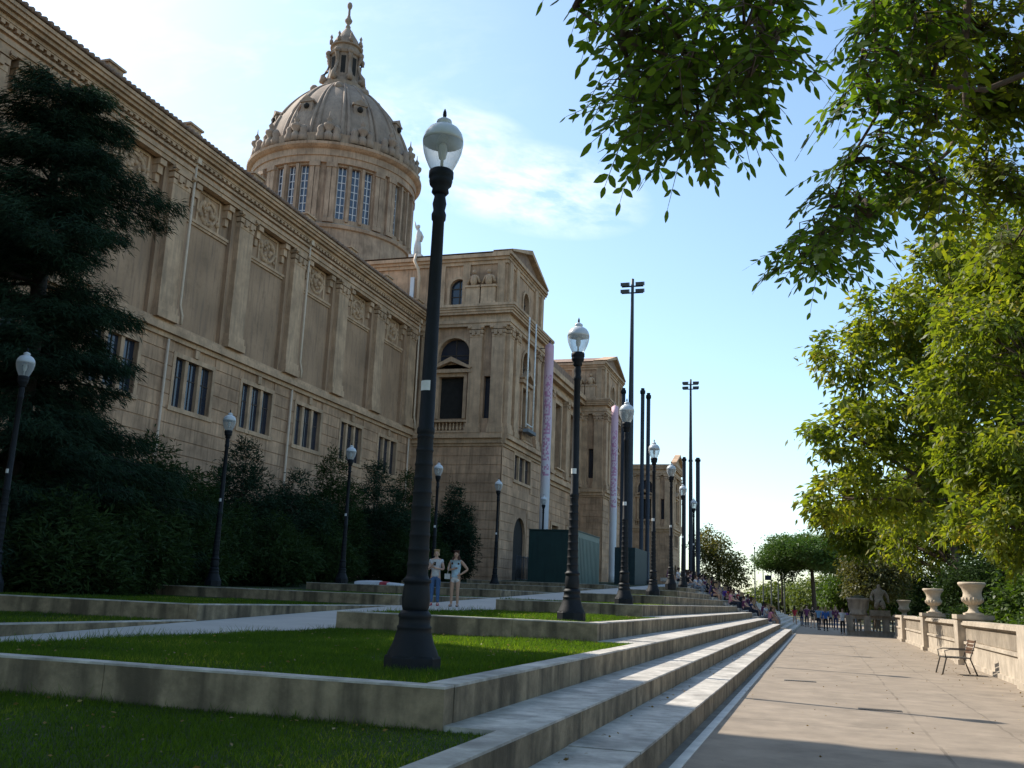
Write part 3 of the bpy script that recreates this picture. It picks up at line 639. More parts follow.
for h in holes:
    b = MB(); f = frd(R); b.fbox(f, h[0], h[1], h[2], h[3], -.5, -.44); o = dpart(b, 'drum_window', [PANEB, WFR]); nf = len(b.f)
    b2 = MB(); b2.fbox(f, (h[0] + h[1]) / 2 - .006, (h[0] + h[1]) / 2 + .006, h[2], h[3], -.44, -.38)
    for q in (h[0], h[1] - .008): b2.fbox(f, q, q + .008, h[2], h[3], -.44, -.37)
    for q in range(1, 7): zz = h[2] + q * (h[3] - h[2]) / 7; b2.fbox(f, h[0], h[1], zz - .05, zz + .05, -.44, -.385)
    # one mesh: pane plus its white glazing bars
    me = bpy.data.meshes.new('drum_window'); vs = [Vector(v) - Vector(PAL.location) for v in b.v + b2.v]; me.from_pydata(vs, [], b.f + [tuple(i + len(b.v) for i in q) for q in b2.f])
    me.materials.append(PANEB); me.materials.append(WFR)
    for i, p in enumerate(me.polygons): p.material_index = 0 if i < nf else 1
    o.data = me
for g in range(8):
    b = MB(); f = frd(R)
    for da in (-18.6, -15.2, 15.2, 18.6): 
        a = (-46.5 + 45 * g + da) * D2R; w = 1.5 * D2R; b.fbox(f, a - w, a + w, 41.9, 48.7, -.02, .34); b.fbox(f, a - w * 1.25, a + w * 1.25, 48.2, 48.75, -.02, .46); b.fbox(f, a - w * 1.2, a + w * 1.2, 41.6, 42.1, -.02, .44)
    for da in (-4.7, 4.7):
        a = (-46.5 + 45 * g + da) * D2R; w = 1.0 * D2R; b.fbox(f, a - w, a + w, 41.9, 48.6, -.02, .26)
    dpart(b, 'drum_pilaster', STONE_U)
b = MB(); c0 = (DC.x, DC.y, 0)
b.lathe([(9.6, 48.7), (9.9, 48.75), (9.9, 49.5), (10.05, 49.55), (10.05, 50.3), (10.3, 50.4), (10.62, 50.65), (10.66, 50.95), (10.45, 51.0), (10.2, 51.15), (9.8, 51.3), (9.8, 52.4), (9.45, 52.5), (9.3, 52.5)], 96, c0, smooth=False, capb=False, capt=False); dpart(b, 'drum_cornice', STONE_U)
b = MB(); b.lathe([(12.6, 26), (12.6, 33.5), (13.0, 33.6), (13.0, 34.2), (12.2, 34.6), (11.2, 36.4), (10.4, 36.9), (10.5, 37.2), (10.0, 37.3), (9.75, 37.5), (9.75, 40.9), (10.0, 41.0), (10.05, 41.35), (9.7, 41.6), (9.3, 41.7)], 64, c0, smooth=False, capb=False, capt=False); dpart(b, 'drum_base', STONE_U)
for g in range(16):
    a = (-45 + 22.5 * g + 11.25) * D2R; pts = []; rad = []
    b = MB()
    for da in (-2.6, 2.6):
        pts = [(DC.x + (prof_dome(t) + .02) * math.cos(a + da * D2R * (1 - t * .5)), DC.y + (prof_dome(t) + .02) * math.sin(a + da * D2R * (1 - t * .5)), 51.6 + 12.1 * t) for t in np.linspace(0.02, .95, 18)]
        b.tube(pts, [.3 - .17 * i / 17 for i in range(18)], 6)
    dpart(b, 'dome_rib', STONE_D)
for g in range(16):     # urns and figures round the foot of the dome
    a = (-45 + 22.5 * g) * D2R; q = (DC.x + 9.9 * math.cos(a), DC.y + 9.9 * math.sin(a), 51.3); b = MB()
    b.lathe([(.5, 0), (.5, .9), (.36, 1.0), (.3, 1.25), (.62, 1.7), (.66, 2.0), (.3, 2.15), (.22, 2.45), (.34, 2.7), (.08, 3.1), (.03, 3.7)], 10, q)
    for s in (-1, 1):
        a2 = a + s * 5.2 * D2R; b.lathe([(.55, 0), (.6, .6), (.42, 1.1), (.5, 1.5), (.3, 1.9), (.05, 2.1)], 8, (DC.x + 9.75 * math.cos(a2), DC.y + 9.75 * math.sin(a2), 51.3))
    dpart(b, 'ornament', STONE_D)
for g in range(8):
    a = (-45 + 45 * g) * D2R
    for (tt, s) in ((.42, 1.0),):
        r = prof_dome(tt); f = frd(r - .1); z = 51.6 + 12.1 * tt; b = MB(); da = .55 / r * s
        b.fbox(f, a - da * 1.3, a + da * 1.3, z - .7 * s, z + .55 * s, -.6, .42); b.fbox(f, a - da * 1.6, a + da * 1.6, z + .55 * s, z + .78 * s, -.6, .56); b.extrude([f(a - da * 1.5, z + .78, -.6), f(a + da * 1.5, z + .78, -.6), f(a, z + 1.35, -.6)], Vector(f(a, 0, .5)) - Vector(f(a, 0, -.6)))
        o = dpart(b, 'dormer', STONE_D)
    a = (-45 + 45 * g + 22.5) * D2R; r = prof_dome(.8); b = MB(); b.sph((DC.x + r * math.cos(a), DC.y + r * math.sin(a), 51.6 + 12.1 * .8), .55, 8, 6); dpart(b, 'boss', STONE_D)
for g in range(8):
    tt = .42; a = (-45 + 45 * g) * D2R; r = prof_dome(tt); b = MB(); p = (DC.x + (r + .34) * math.cos(a), DC.y + (r + .34) * math.sin(a), 51.6 + 12.1 * tt); b.sph(p, .36, 10, 6); dpart(b, 'oculus', DARK)
b = MB(); b.lathe([(2.55, 62.65), (2.6, 63.25), (2.3, 63.35), (2.2, 63.85), (1.9, 63.95), (1.85, 67.35), (2.05, 67.45), (2.15, 67.75), (1.75, 67.85), (1.72, 68.65), (2.0, 68.75), (2.0, 68.95), (1.85, 69.05), (1.45, 69.95), (.9, 70.85), (.4, 71.65), (.28, 71.85)], 32, c0, smooth=False); dpart(b, 'lantern', STONE_D)
for g in range(8):
    a = (-45 + 45 * g + 22.5) * D2R; f = frd(1.88); b = MB(); b.fbox(f, a - .15, a + .15, 64.55, 66.95, -.1, .03); dpart(b, 'lantern_opening', DARK)
    a = (-45 + 45 * g) * D2R; b = MB()
    cs = lambda r, z: (DC.x + r * math.cos(a), DC.y + r * math.sin(a), z)
    b.tube([cs(2.75, 63.35), cs(2.7, 64.25), cs(2.25, 64.95), cs(1.95, 65.95), cs(2.0, 66.75), cs(2.3, 67.25)], [.36, .3, .22, .2, .24, .3], 6); b.sph(cs(2.5, 63.85), .42, 8, 5); b.sph(cs(2.2, 67.55), .4, 8, 5); b.lathe([(.2, 0), (.24, .5), (.1, .7), (.2, 1.0), (.02, 1.4)], 8, cs(2.0, 68.95)); dpart(b, 'lantern_scroll', STONE_D)
b = MB(); b.lathe([(.3, 71.65), (.34, 72.05), (.16, 72.35), (.42, 72.70), (.5, 72.95), (.3, 73.25), (.16, 73.75), (.14, 74.55), (.28, 74.80), (.34, 75.15), (.26, 75.45), (.02, 75.65)], 12, c0); dpart(b, 'finial', STONE_D)
# white figure and plinth on the pavilion roof
p = at_y(417, 257, 83); sg = thing('rooftop_statue', (float(p[0]), 83, 31.0), 'slender pale statue with one arm raised on the pavilion roof beside the dome', 'statue')
hp = float(p[2]) - 31.0
b = MB(); b.box(-.9, .9, -.7, .7, 0, hp - .9); b.box(-1.1, 1.1, -.9, .9, hp - .9, hp - .6); b.box(-.65, .65, -.6, .6, hp - .6, hp + .1); b.build('plinth', mat('pale_statue_stone', (.55, .53, .5), var=.15), sg, True)
b = MB(); z = hp + .05
b.tube([(-.12, 0, z), (-.14, 0, z + .9), (.02, 0, z + 1.7), (.1, 0, z + 2.3), (.0, 0, z + 2.75), (-.02, 0, z + 2.95)], [.28, .25, .3, .34, .14, .1], 8); b.sph((-.05, 0, z + 3.15), .2, 8, 6)
b.tube([(.05, 0, z + 2.6), (-.3, 0, z + 3.1), (-.5, 0, z + 3.7)], [.13, .1, .07], 6); b.tube([(.2, 0, z + 2.55), (.5, 0, z + 2.0), (.35, 0, z + 1.5)], [.12, .1, .08], 6); b.tube([(.2, 0, z + .1), (.16, 0, z + .9), (.05, 0, z + 1.6)], [.22, .22, .24], 8)
b.build('figure', MATS['pale_statue_stone'], sg, True)

# ------------------------------------------------------------------ street lamps
def make_lamp(loc, label, group):
    t = thing('street_lamp', loc, label, 'street lamp', group)
    b = MB(); b.lathe([(.29, -.1), (.29, .19), (.278, .21)], 8, smooth=False, phase=PI / 8); b.lathe([(.268, .21), (.255, .25), (.215, .33), (.19, .42), (.172, .47), (.18, .48), (.18, .5), (.165, .51), (.162, .58), (.175, .6), (.17, .62), (.14, .66)], 24, capb=False)
    b.build('base', IRON, t, True)
    b = MB(); pr = [(.125, .64), (.142, .7), (.148, .78), (.135, .9), (.128, .93), (.15, .945), (.15, .975), (.125, .99)]
    z = 1.02; r = .112
    while z < 2.45:
        pr += [(r, z), (r * .985, z + .085), (r + .003, z + .1), (r + .006, z + .11), (r + .003, z + .12), (r * .985, z + .135)]; z += .15; r -= .0028
    pr += [(r + .012, z), (r + .012, z + .05), (.083, z + .07), (.073, 3.9), (.066, 4.95), (.08, 4.97), (.084, 5.03), (.066, 5.08), (.08, 5.16), (.065, 5.24), (.066, 5.3)]
    b.lathe(pr, 20); b.build('pole', IRON, t, True)
    b = MB(); b.lathe([(.075, 5.27), (.1, 5.3), (.09, 5.35), (.125, 5.39), (.135, 5.44), (.128, 5.46), (.142, 5.48), (.142, 5.55), (.12, 5.57)], 20); b.build('collar', IRON, t, True)
    g = MB(); g.lathe([(.118, 5.56), (.15, 5.62), (.19, 5.71), (.22, 5.8), (.233, 5.88), (.235, 5.91)], 28, capb=False, capt=False); g.build('glass_bowl', LGLASS, t, True)
    g = MB(); g.lathe([(.2355, 5.912), (.232, 5.96), (.215, 6.02), (.175, 6.08), (.125, 6.115), (.085, 6.13), (.08, 6.15), (.09, 6.165), (.085, 6.19), (.05, 6.215), (.02, 6.23)], 28, capb=True); g.build('globe', GLOBE, t, True)
    g = MB(); g.lathe([(.022, 6.22), (.018, 6.24), (.024, 6.26), (.02, 6.3), (.006, 6.34)], 10); g.build('finial', IRON, t, True)
    g = MB(); g.lathe([(.018, 5.56), (.018, 5.7), (.04, 5.72), (.055, 5.8), (.045, 5.88), (.03, 5.9)], 12); g.build('bulb', mat('bulb_white', (.75, .75, .72), rough=.3), t, True)
    g = MB(); z0 = 2.98
    vs = []; n = 8
    for k in range(n + 1):
        a = -PI / 2 - 1.0 + 1.6 * k / n
        for zz in (z0, z0 + .11): vs.append((0.084 * math.cos(a), 0.084 * math.sin(a), zz))
    g.add(vs, [(2 * k, 2 * k + 2, 2 * k + 3, 2 * k + 1) for k in range(n)]); g.build('sticker', mat('sticker_white', (.7, .7, .68)), t, True)
    return t
GL = 'row of lamps on the lawn beds beside the path'
lamp0 = make_lamp((-3.985, 9.5, .75), 'tallest looking black street lamp, nearest the camera in the first lawn bed', GL)
RP = [(-4.72, 19.3, 1.12), (-5.55, 29.3, 1.45), (-6.28, 39.3, 1.8), (-6.98, 49.2, 2.3), (-7.72, 59.5, 2.45), (-8.25, 69.5, 2.6)]
RL = ['black street lamp second in the row, in front of the green hoarding', 'black street lamp third in the row, just in front of the tall floodlight mast', 'black street lamp fourth in the row, right of the cluster of dark columns',
      'black street lamp fifth in the row, in front of the far end pavilion', 'black street lamp sixth in the row, before the far columns', 'furthest black street lamp at the top of the steps beside the seated crowd']
for p, l in zip(RP, RL): dup(lamp0, p, l)
GL2 = 'row of lamps in front of the dark shrubs'
LP = [(-19.95, 19.9, 1.2), (-20.35, 30.0, 1.5), (-20.35, 39.8, 1.85), (-18.07, 45.0, 1.77), (-17.98, 54.5, 2.1), (-18.78, 67.5, 2.55)]
LL = ['black street lamp before the big cedar, at the left edge', 'black street lamp second from left, before the shrubs under the wing', 'black street lamp third from left, beside the white and red barrier boards', 'black street lamp just behind the two women', 'black street lamp at the corner of the pavilion', 'furthest black street lamp on the palace side, beside the pink banner']
for p, l in zip(LP, LL): dup(lamp0, p, l, group=GL2)

# ------------------------------------------------------------------ masts, columns, banners, hoardings
def flood_mast(x, y, z, top, label):
    t = thing('floodlight_mast', (x, y, z), label, 'floodlight mast', 'floodlight masts on the terrace'); h = top - z
    MB().lathe([(.34, 0), (.34, .3), (.27, .35), (.24, h * .5), (.13, h - 1.2), (.13, h), (.03, h + .05)], 12).build('pole', MAST, t, True)
    MB().box(-.95, .95, -.06, .06, h - 1.32, h - 1.22).box(-.95, .95, -.06, .06, h - .72, h - .62).build('crossarm', MAST, t, True)
    for s in (-1, 1):
        for dz in (-1.15, -.52):
            MB().add([(s * .3, -.22, h + dz - .16), (s * 1.02, -.22, h + dz - .16), (s * 1.02, .28, h + dz - .02), (s * .3, .28, h + dz - .02), (s * .3, -.28, h + dz + .14), (s * 1.02, -.28, h + dz + .14), (s * 1.02, .2, h + dz + .3), (s * .3, .2, h + dz + .3)],
                     [(0, 3, 2, 1), (4, 5, 6, 7), (0, 1, 5, 4), (1, 2, 6, 5), (2, 3, 7, 6), (3, 0, 4, 7)]).build('floodlight', mat('flood_grey', (.06, .065, .07), rough=.5), t, True)
flood_mast(-14.8, 80, 2.9, 29.2, 'tallest dark mast carrying four floodlights, left of centre sky')
flood_mast(-14.62, 120, 3.05, 29.2, 'shorter looking floodlight mast further off, right of the tall one')
def column(x, y, z, top, r, label):
    t = thing('light_column', (x, y, z), label, 'column', 'tall dark light columns'); h = top - z
    MB().lathe([(r * 1.5, 0), (r * 1.5, .5), (r, .55), (r, h - .5)], 14).build('shaft', MAST, t, True)
    MB().lathe([(r, h - .5), (r * 1.35, h - .46), (r * 1.35, h - .2), (r * .9, h - .15), (r * .9, h)], 14).build('cap', IRON, t, True)
column(-15.55, 80.5, 2.9, 19.5, .17, 'dark column left of the tall floodlight mast, beside the purple banner')
column(-13.85, 80.3, 2.9, 19.4, .17, 'dark column immediately right of the tall floodlight mast')
column(-13.45, 80.9, 2.9, 19.1, .17, 'dark column right end of the nearer column cluster')
column(-15.42, 120, 3.05, 19.3, .22, 'dark column left end of the far column cluster')
column(-14.75, 121, 3.05, 19.3, .2, 'dark column in the middle of the far cluster, beside the thinner mast')
column(-13.74, 120, 3.05, 19.2, .26, 'thick purplish column at the right end of the far cluster')
def bannermat():
    m = bpy.data.materials.new('banner_cloth'); m.use_nodes = True; t = m.node_tree; p = [n for n in t.nodes if n.type == 'BSDF_PRINCIPLED'][0]; p.inputs['Roughness'].default_value = .7
    g = N(t, 'ShaderNodeTexCoord'); sx = N(t, 'ShaderNodeSeparateXYZ'); t.links.new(g.outputs['Object'], sx.inputs[0])
    cr = N(t, 'ShaderNodeValToRGB'); mr = N(t, 'ShaderNodeMapRange'); mr.inputs[1].default_value = 0; mr.inputs[2].default_value = 20; t.links.new(sx.outputs[2], mr.inputs[0]); t.links.new(mr.outputs[0], cr.inputs[0])
    e = cr.color_ramp.elements; e[0].color = (.62, .64, .66, 1); e[0].position = 0; e[1].color = (.7, .45, .52, 1); e[1].position = 1
    for q, c in ((.38, (.66, .67, .7)), (.46, (.72, .66, .73)), (.75, (.7, .56, .64))): k = e.new(q); k.color = (*c, 1)
    # small pale characters running up the cloth (too small to read in the photograph)
    nz = N(t, 'ShaderNodeTexWhiteNoise', noise_dimensions='2D'); cb = N(t, 'ShaderNodeCombineXYZ')
    t.links.new(mth(t, 'FLOOR', mth(t, 'MULTIPLY', sx.outputs[0], 9)), cb.inputs[0]); t.links.new(mth(t, 'FLOOR', mth(t, 'MULTIPLY', sx.outputs[2], 6)), cb.inputs[1]); t.links.new(cb.outputs[0], nz.inputs['Vector'])
    k = mth(t, 'GREATER_THAN', nz.outputs['Value'], .52); k = mth(t, 'MULTIPLY', k, mth(t, 'LESS_THAN', mth(t, 'ABSOLUTE', sx.outputs[0]), .3))
    k = mth(t, 'MULTIPLY', k, mth(t, 'MULTIPLY', mth(t, 'GREATER_THAN', sx.outputs[2], 9), mth(t, 'LESS_THAN', sx.outputs[2], 18)))
    mxx = N(t, 'ShaderNodeMix', data_type='RGBA'); t.links.new(mth(t, 'MULTIPLY', k, .7), mxx.inputs['Factor']); t.links.new(cr.outputs[0], mxx.inputs['A']); mxx.inputs['B'].default_value = (.5, .14, .32, 1)
    t.links.new(mxx.outputs['Result'], p.inputs['Base Color']); return m
BAN = bannermat()
def banner(x, y, z0, z1, label):
    t = thing('banner', (x, y, z0), label, 'banner', 'tall vertical banners on the palace front'); h = z1 - z0
    MB().tube([(0, .1, 0), (0, .1, h + .4)], .07, 8).build('pole', MAST, t, True)
    b = MB(); n = 24; vs = []
    for i in range(n + 1):
        zz = .5 + (h - .6) * i / n; bow = .06 * math.sin(i * .9)
        for xx, yy in ((-.42, -.02 + bow), (0, -.1 + bow), (.42, -.02 + bow)): vs.append((xx, yy, zz if not (i == n and xx == 0) else zz + .25))
    fs = []
    for i in range(n): fs += [(3 * i, 3 * i + 1, 3 * i + 4, 3 * i + 3), (3 * i + 1, 3 * i + 2, 3 * i + 5, 3 * i + 4)]
    b.add(vs, fs, True); cl = b.build('cloth', BAN, t, True); md = cl.modifiers.new('thick', 'SOLIDIFY'); md.thickness = .02
    MB().tube([(-.9, .1, h - .3), (.1, .1, h - .3)], .035, 6).build('bracket', MAST, t, True)
banner(-22.35, 80.6, 2.9, 23.7, 'pink and lilac vertical banner fading to grey beside the near pavilion')
banner(-22.25, 110, 3.0, 23.9, 'narrower lilac vertical banner in front of the second pavilion')
# white tubular frame hung on the pavilion corner
t = thing('facade_hoist', (-23.2, 76.6, 15.2), 'thin white upright rails with a small cradle hung on the pavilion side', 'hoist')
b = MB()
for y in (0, 2.1): b.tube([(.1, y, .3), (.1, y, 9.9)], .075, 6)
b.tube([(.1, 0, .6), (.1, 2.1, .6)], .06, 6); b.build('uprights', mat('frame_white', (.75, .75, .73), rough=.5), t, True)
MB().box(-.1, .4, -.1, 2.2, -.12, .16).build('basket', mat('basket_grey', (.16, .18, .2)), t, True)
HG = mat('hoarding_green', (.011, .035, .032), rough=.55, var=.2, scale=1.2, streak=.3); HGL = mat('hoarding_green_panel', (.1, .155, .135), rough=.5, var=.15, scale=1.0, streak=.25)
t = thing('site_hoarding', (-16, 60, 2.0), 'green metal site hoarding enclosure standing in front of the pavilion door', 'hoarding')
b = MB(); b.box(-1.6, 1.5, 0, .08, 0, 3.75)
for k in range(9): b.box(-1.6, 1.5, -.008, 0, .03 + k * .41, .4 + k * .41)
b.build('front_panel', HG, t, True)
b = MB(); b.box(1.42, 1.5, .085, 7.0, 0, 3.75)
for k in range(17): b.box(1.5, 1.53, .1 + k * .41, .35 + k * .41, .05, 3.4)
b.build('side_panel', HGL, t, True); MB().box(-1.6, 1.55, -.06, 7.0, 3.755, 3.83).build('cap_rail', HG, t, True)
t = thing('site_hoarding', (-14.2, 75, 2.4), 'darker low green hoarding behind the bright one, beside the columns', 'hoarding')
b = MB(); b.box(-.8, .8, 0, 7, 0, 3.2)
for k in range(4): b.box(-.8 + k * .4 + .03, -.8 + k * .4 + .37, -.04, 0, .1, 3.1)
b.build('panel', mat('hoarding_dark', (.012, .03, .032), rough=.6), t, True)
# railing by the pavilion door
t = thing('iron_railing', (-22.6, 73.5, 2.75), 'dark iron railing with mesh panels beside the arched door', 'railing')
b = MB()
for k in range(7): b.tube([(.1, k * 1.0, 0), (.1, k * 1.0, 2.0)], .04, 6)
for z in (.15, 1.9): b.tube([(.1, 0, z), (.1, 6, z)], .035, 6)
b.build('posts', MAST, t, True)
b = MB()
for k in range(60): b.tube([(.1, .1 + k * .1, .15), (.1, .1 + k * .1, 1.9)], .012, 4)
b.build('bars', MAST, t, True)
# low white and red boards lying behind the third lawn bed
t = thing('barrier_boards', (-20.9, 42.5, 1.8), 'low white and red barrier boards lying on the lawn before the shrubs', 'barrier', None, -.1); t.scale = (1, 1, .8)
def hump(x0, x1, h, name, m):
    b = MB(); n = 6; vs = []
    for i in range(n + 1):
        x = x0 + (x1 - x0) * i / n; zz = h * (1 - .25 * ((x - 1.1) / 1.3) ** 2)
        vs += [(x, -.28, 0), (x, -.22, zz * .8), (x, 0, zz), (x, .22, zz * .8), (x, .28, 0)]
    fs = [(5 * i + k, 5 * i + 5 + k, 5 * i + 6 + k, 5 * i + 1 + k) for i in range(n) for k in range(4)] + [(0, 1, 2, 3, 4), tuple(5 * n + k for k in (4, 3, 2, 1, 0))]
    b.add(vs, fs).build(name, m, t, True)
hump(0, 1.35, .3, 'white_board', WFR); hump(1.36, 1.75, .27, 'red_board', mat('red_paint', (.4, .05, .07), rough=.5)); hump(1.76, 2.5, .24, 'white_board', WFR)
# distant flagpoles
for i, (px, topy, basey, Y, l) in enumerate(((754.5, 549, 606, 150, 'tallest pale distant pole left of the umbrella pine'), (763, 568, 606, 150, 'second distant pole from the left beside the pine'), (771, 572, 606, 150, 'distant pole carrying a drooping dark flag'), (778, 570, 606, 150, 'fourth distant pole from the left near the pine'), (784, 574, 606, 150, 'distant pole nearest the pine trunk'))):
    p = at_y(px, topy, Y); t = thing('flagpole', (float(p[0]), Y, 0), l, 'pole', 'distant poles beside the pine'); MB().lathe([(.11, 0), (.09, p[2] * .5), (.06, p[2]), (.12, p[2] + .02), (.12, p[2] + .25), (.02, p[2] + .35)], 8).build('pole', mat('pole_grey', (.2, .21, .22)), t, True)
    if i == 2: MB().box(-.9, -.05, -.05, .05, p[2] - 1.2, p[2] - .5).build('flag', mat('flag_dark', (.04, .05, .09)), t, True)

# ------------------------------------------------------------------ balustrade, urns, statue, chair
t = thing('balustrade', (4.5, 25, 0), 'long pale stone parapet wall with fluted panels on the right of the path', 'balustrade')
b = MB(); b.box(4.5, 4.95, -8, 65.8, -.05, .66); b.box(4.44, 4.95, -8, 65.8, -.05, .12); b.box(4.54, 4.92, -8, 65.8, .74, 1.2); b.build('wall', BALU, t)
b = MB(); b.box(4.45, 5.0, -8, 65.8, .66, .74); b.box(4.47, 4.97, -8, 65.8, 1.2, 1.25); b.box(4.4, 5.02, -8, 65.8, 1.25, 1.33); b.box(4.43, 4.99, -8, 65.8, 1.33, 1.38); b.build('rail', BALU, t)
pils = [2.6, 13.6, 24.6, 35.5, 46.7, 58.0]
for a, c in zip(pils, pils[1:]):
    b = MB(); y = a + 1.3; 
    while y < c - .7: b.box(4.505, 4.54, y, y + .075, .78, 1.16); y += .135
    b.build('fluted_panel', BALU, t)
for y in pils:
    b = MB(); b.box(4.3, 5.0, y - .48, y + .48, -.05, 1.4); b.box(4.25, 5.0, y - .53, y + .53, -.05, .16)
    if 30 < y < 50: b.box(4.28, 5.4, y - .62, y + .62, 1.44, 1.58); b.box(4.33, 5.35, y - .56, y + .56, 1.4, 1.44)
    b.build('pier', BALU, t)
def urn(loc, label, first=None, sc=1.0):
    t = thing('stone_urn', loc, label, 'urn', 'stone urns on the balustrade')
    t.scale = (.93, .93, .95); MB().lathe([(.27, 0), (.28, .07), (.2, .1), (.16, .16), (.13, .24), (.17, .28), (.15, .31), (.24, .38), (.33, .48), (.345, .56), (.31, .64), (.3, .74), (.34, .88), (.43, .99), (.46, 1.03), (.46, 1.08), (.43, 1.1), (.38, 1.08), (.3, .95)], 32, capt=True).build('vase', URN, t, True)
    b = MB()
    for k in range(16):
        a = 2 * PI * k / 16; b.tube([(.2 * math.cos(a), .2 * math.sin(a), .36), (.33 * math.cos(a), .33 * math.sin(a), .48), (.35 * math.cos(a), .35 * math.sin(a), .58)], [.03, .045, .03], 5)
    b.build('gadroons', URN, t, True); MB().box(-.3, .3, -.3, .3, -.001, .06).build('foot_slab', URN, t, True)
    return t
u0 = urn((4.86, 35.5, 1.58), 'large pale stone urn nearest the camera, on the balustrade pier behind the chair')
dup(u0, (4.83, 46.7, 1.58), 'second pale stone urn, further along the balustrade above the green shrub')
dup(u0, (5.15, 66.55, 1.25), 'shaded grey urn right behind the seated statue at the end of the balustrade')
t = thing('cross_balustrade', (3.4, 66.5, 0), 'shaded return balustrade across the end of the paved path', 'balustrade')
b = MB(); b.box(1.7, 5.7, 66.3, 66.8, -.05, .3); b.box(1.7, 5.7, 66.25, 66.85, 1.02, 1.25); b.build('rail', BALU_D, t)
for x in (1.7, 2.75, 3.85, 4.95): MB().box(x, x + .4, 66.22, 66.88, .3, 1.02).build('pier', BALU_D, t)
b = MB()
for k in range(14):
    x = 2.17 + k * .19
    if any(abs(x - q - .2) < .28 for q in (2.75, 3.85)): continue
    b.lathe([(.05, .3), (.075, .5), (.04, .78), (.06, 1.02)], 8, (x, 66.55, 0))
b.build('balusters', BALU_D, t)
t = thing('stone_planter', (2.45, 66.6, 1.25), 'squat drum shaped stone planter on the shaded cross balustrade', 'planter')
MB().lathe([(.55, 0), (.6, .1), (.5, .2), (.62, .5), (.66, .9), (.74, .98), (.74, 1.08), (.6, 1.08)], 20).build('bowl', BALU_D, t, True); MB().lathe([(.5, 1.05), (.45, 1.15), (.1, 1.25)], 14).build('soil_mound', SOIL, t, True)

def skin_mesh(name, joints, edges, root=0, sub=1):
    me = bpy.data.meshes.new(name); me.from_pydata([j[0] for j in joints], edges, []); o = bpy.data.objects.new(name, me); COL.objects.link(o)
    md = o.modifiers.new('skin', 'SKIN'); md.use_smooth_shade = True
    for i, j in enumerate(joints):
        sv = me.skin_vertices[0].data[i]; r = j[1]; sv.radius = (r, r) if not hasattr(r, '__len__') else r; sv.use_root = (i == root)
    if sub: s = o.modifiers.new('sub', 'SUBSURF'); s.levels = sub; s.render_levels = sub
    dg = bpy.context.evaluated_depsgraph_get(); m2 = bpy.data.meshes.new_from_object(o.evaluated_get(dg)); m2.name = name
    bpy.data.objects.remove(o); bpy.data.meshes.remove(me)
    m2.polygons.foreach_set('use_smooth', [True] * len(m2.polygons)); return m2
t = thing('garden_statue', (3.7, 66.5, 1.25), 'weathered seated stone figure on the cross balustrade among the trees', 'statue')
STA = mat('statue_stone', (.17, .145, .11), var=.35, scale=4, bump=.4)
MB().box(-.45, .45, -.35, .35, 0, .28).build('plinth', STA, t, True)
me = skin_mesh('figure', [((0, 0, .55), .24), ((0, .02, .85), .2), ((0, 0, 1.12), .23), ((0, -.02, 1.3), .08), ((0, -.04, 1.42), .1), ((0, -.05, 1.52), .07), ((-.24, 0, 1.16), .1), ((-.36, -.05, .9), .07), ((-.3, -.3, .7), .05), ((.24, 0, 1.16), .1), ((.38, -.02, .9), .07), ((.4, -.1, .62), .05), ((-.14, -.34, .6), .13), ((-.16, -.36, .32), .09), ((.14, -.34, .58), .13), ((.18, -.4, .32), .09)],
               [(0, 1), (1, 2), (2, 3), (3, 4), (4, 5), (2, 6), (6, 7), (7, 8), (2, 9), (9, 10), (10, 11), (0, 12), (12, 13), (0, 14), (14, 15)])
me.materials.append(STA); o = bpy.data.objects.new('figure', me); COL.objects.link(o); o.parent = t; t.scale = (1.35, 1.35, 1.3)
# metal chair by the balustrade
t = thing('garden_chair', (3.5, 29.4, 0), 'metal chair with a slatted wooden back standing by the balustrade', 'chair', None, .12)
CM = mat('chair_metal', (.1, .09, .08), rough=.45, metal=.4); CW = mat('chair_wood', (.11, .06, .035), rough=.6)
for sx, sy in ((-1, -1), (-1, 1), (1, -1), (1, 1)):
    pts = [(sx * .36 - (.06 if sx < 0 else -.1), sy * .36, 0), (sx * .3, sy * .34, .43)] + ([(sx * .3 + .02, sy * .34, .46)] if sx < 0 else [(.36, sy * .34, .6), (.46, sy * .34, .92)])
    MB().tube(pts, .02, 6).build('leg', CM, t, True)
b = MB(); b.box(-.33, .34, -.36, .36, .43, .445)
for k in range(7): b.box(-.33 + k * .095, -.33 + k * .095 + .07, -.35, .35, .446, .46)
b.build('seat', CM, t, True)
b = MB()
for k in range(4): x = .365 + k * .024; b.box(x - .012, x + .012, -.37, .37, .56 + k * .092, .63 + k * .092)
b.build('backrest', CW, t, True)
for sy in (-1, 1): b = MB(); b.tube([(-.32, sy * .37, .45), (-.34, sy * .39, .62), (-.2, sy * .39, .66), (.4, sy * .38, .66)], .016, 6); b.build('armrest', CM, t, True)

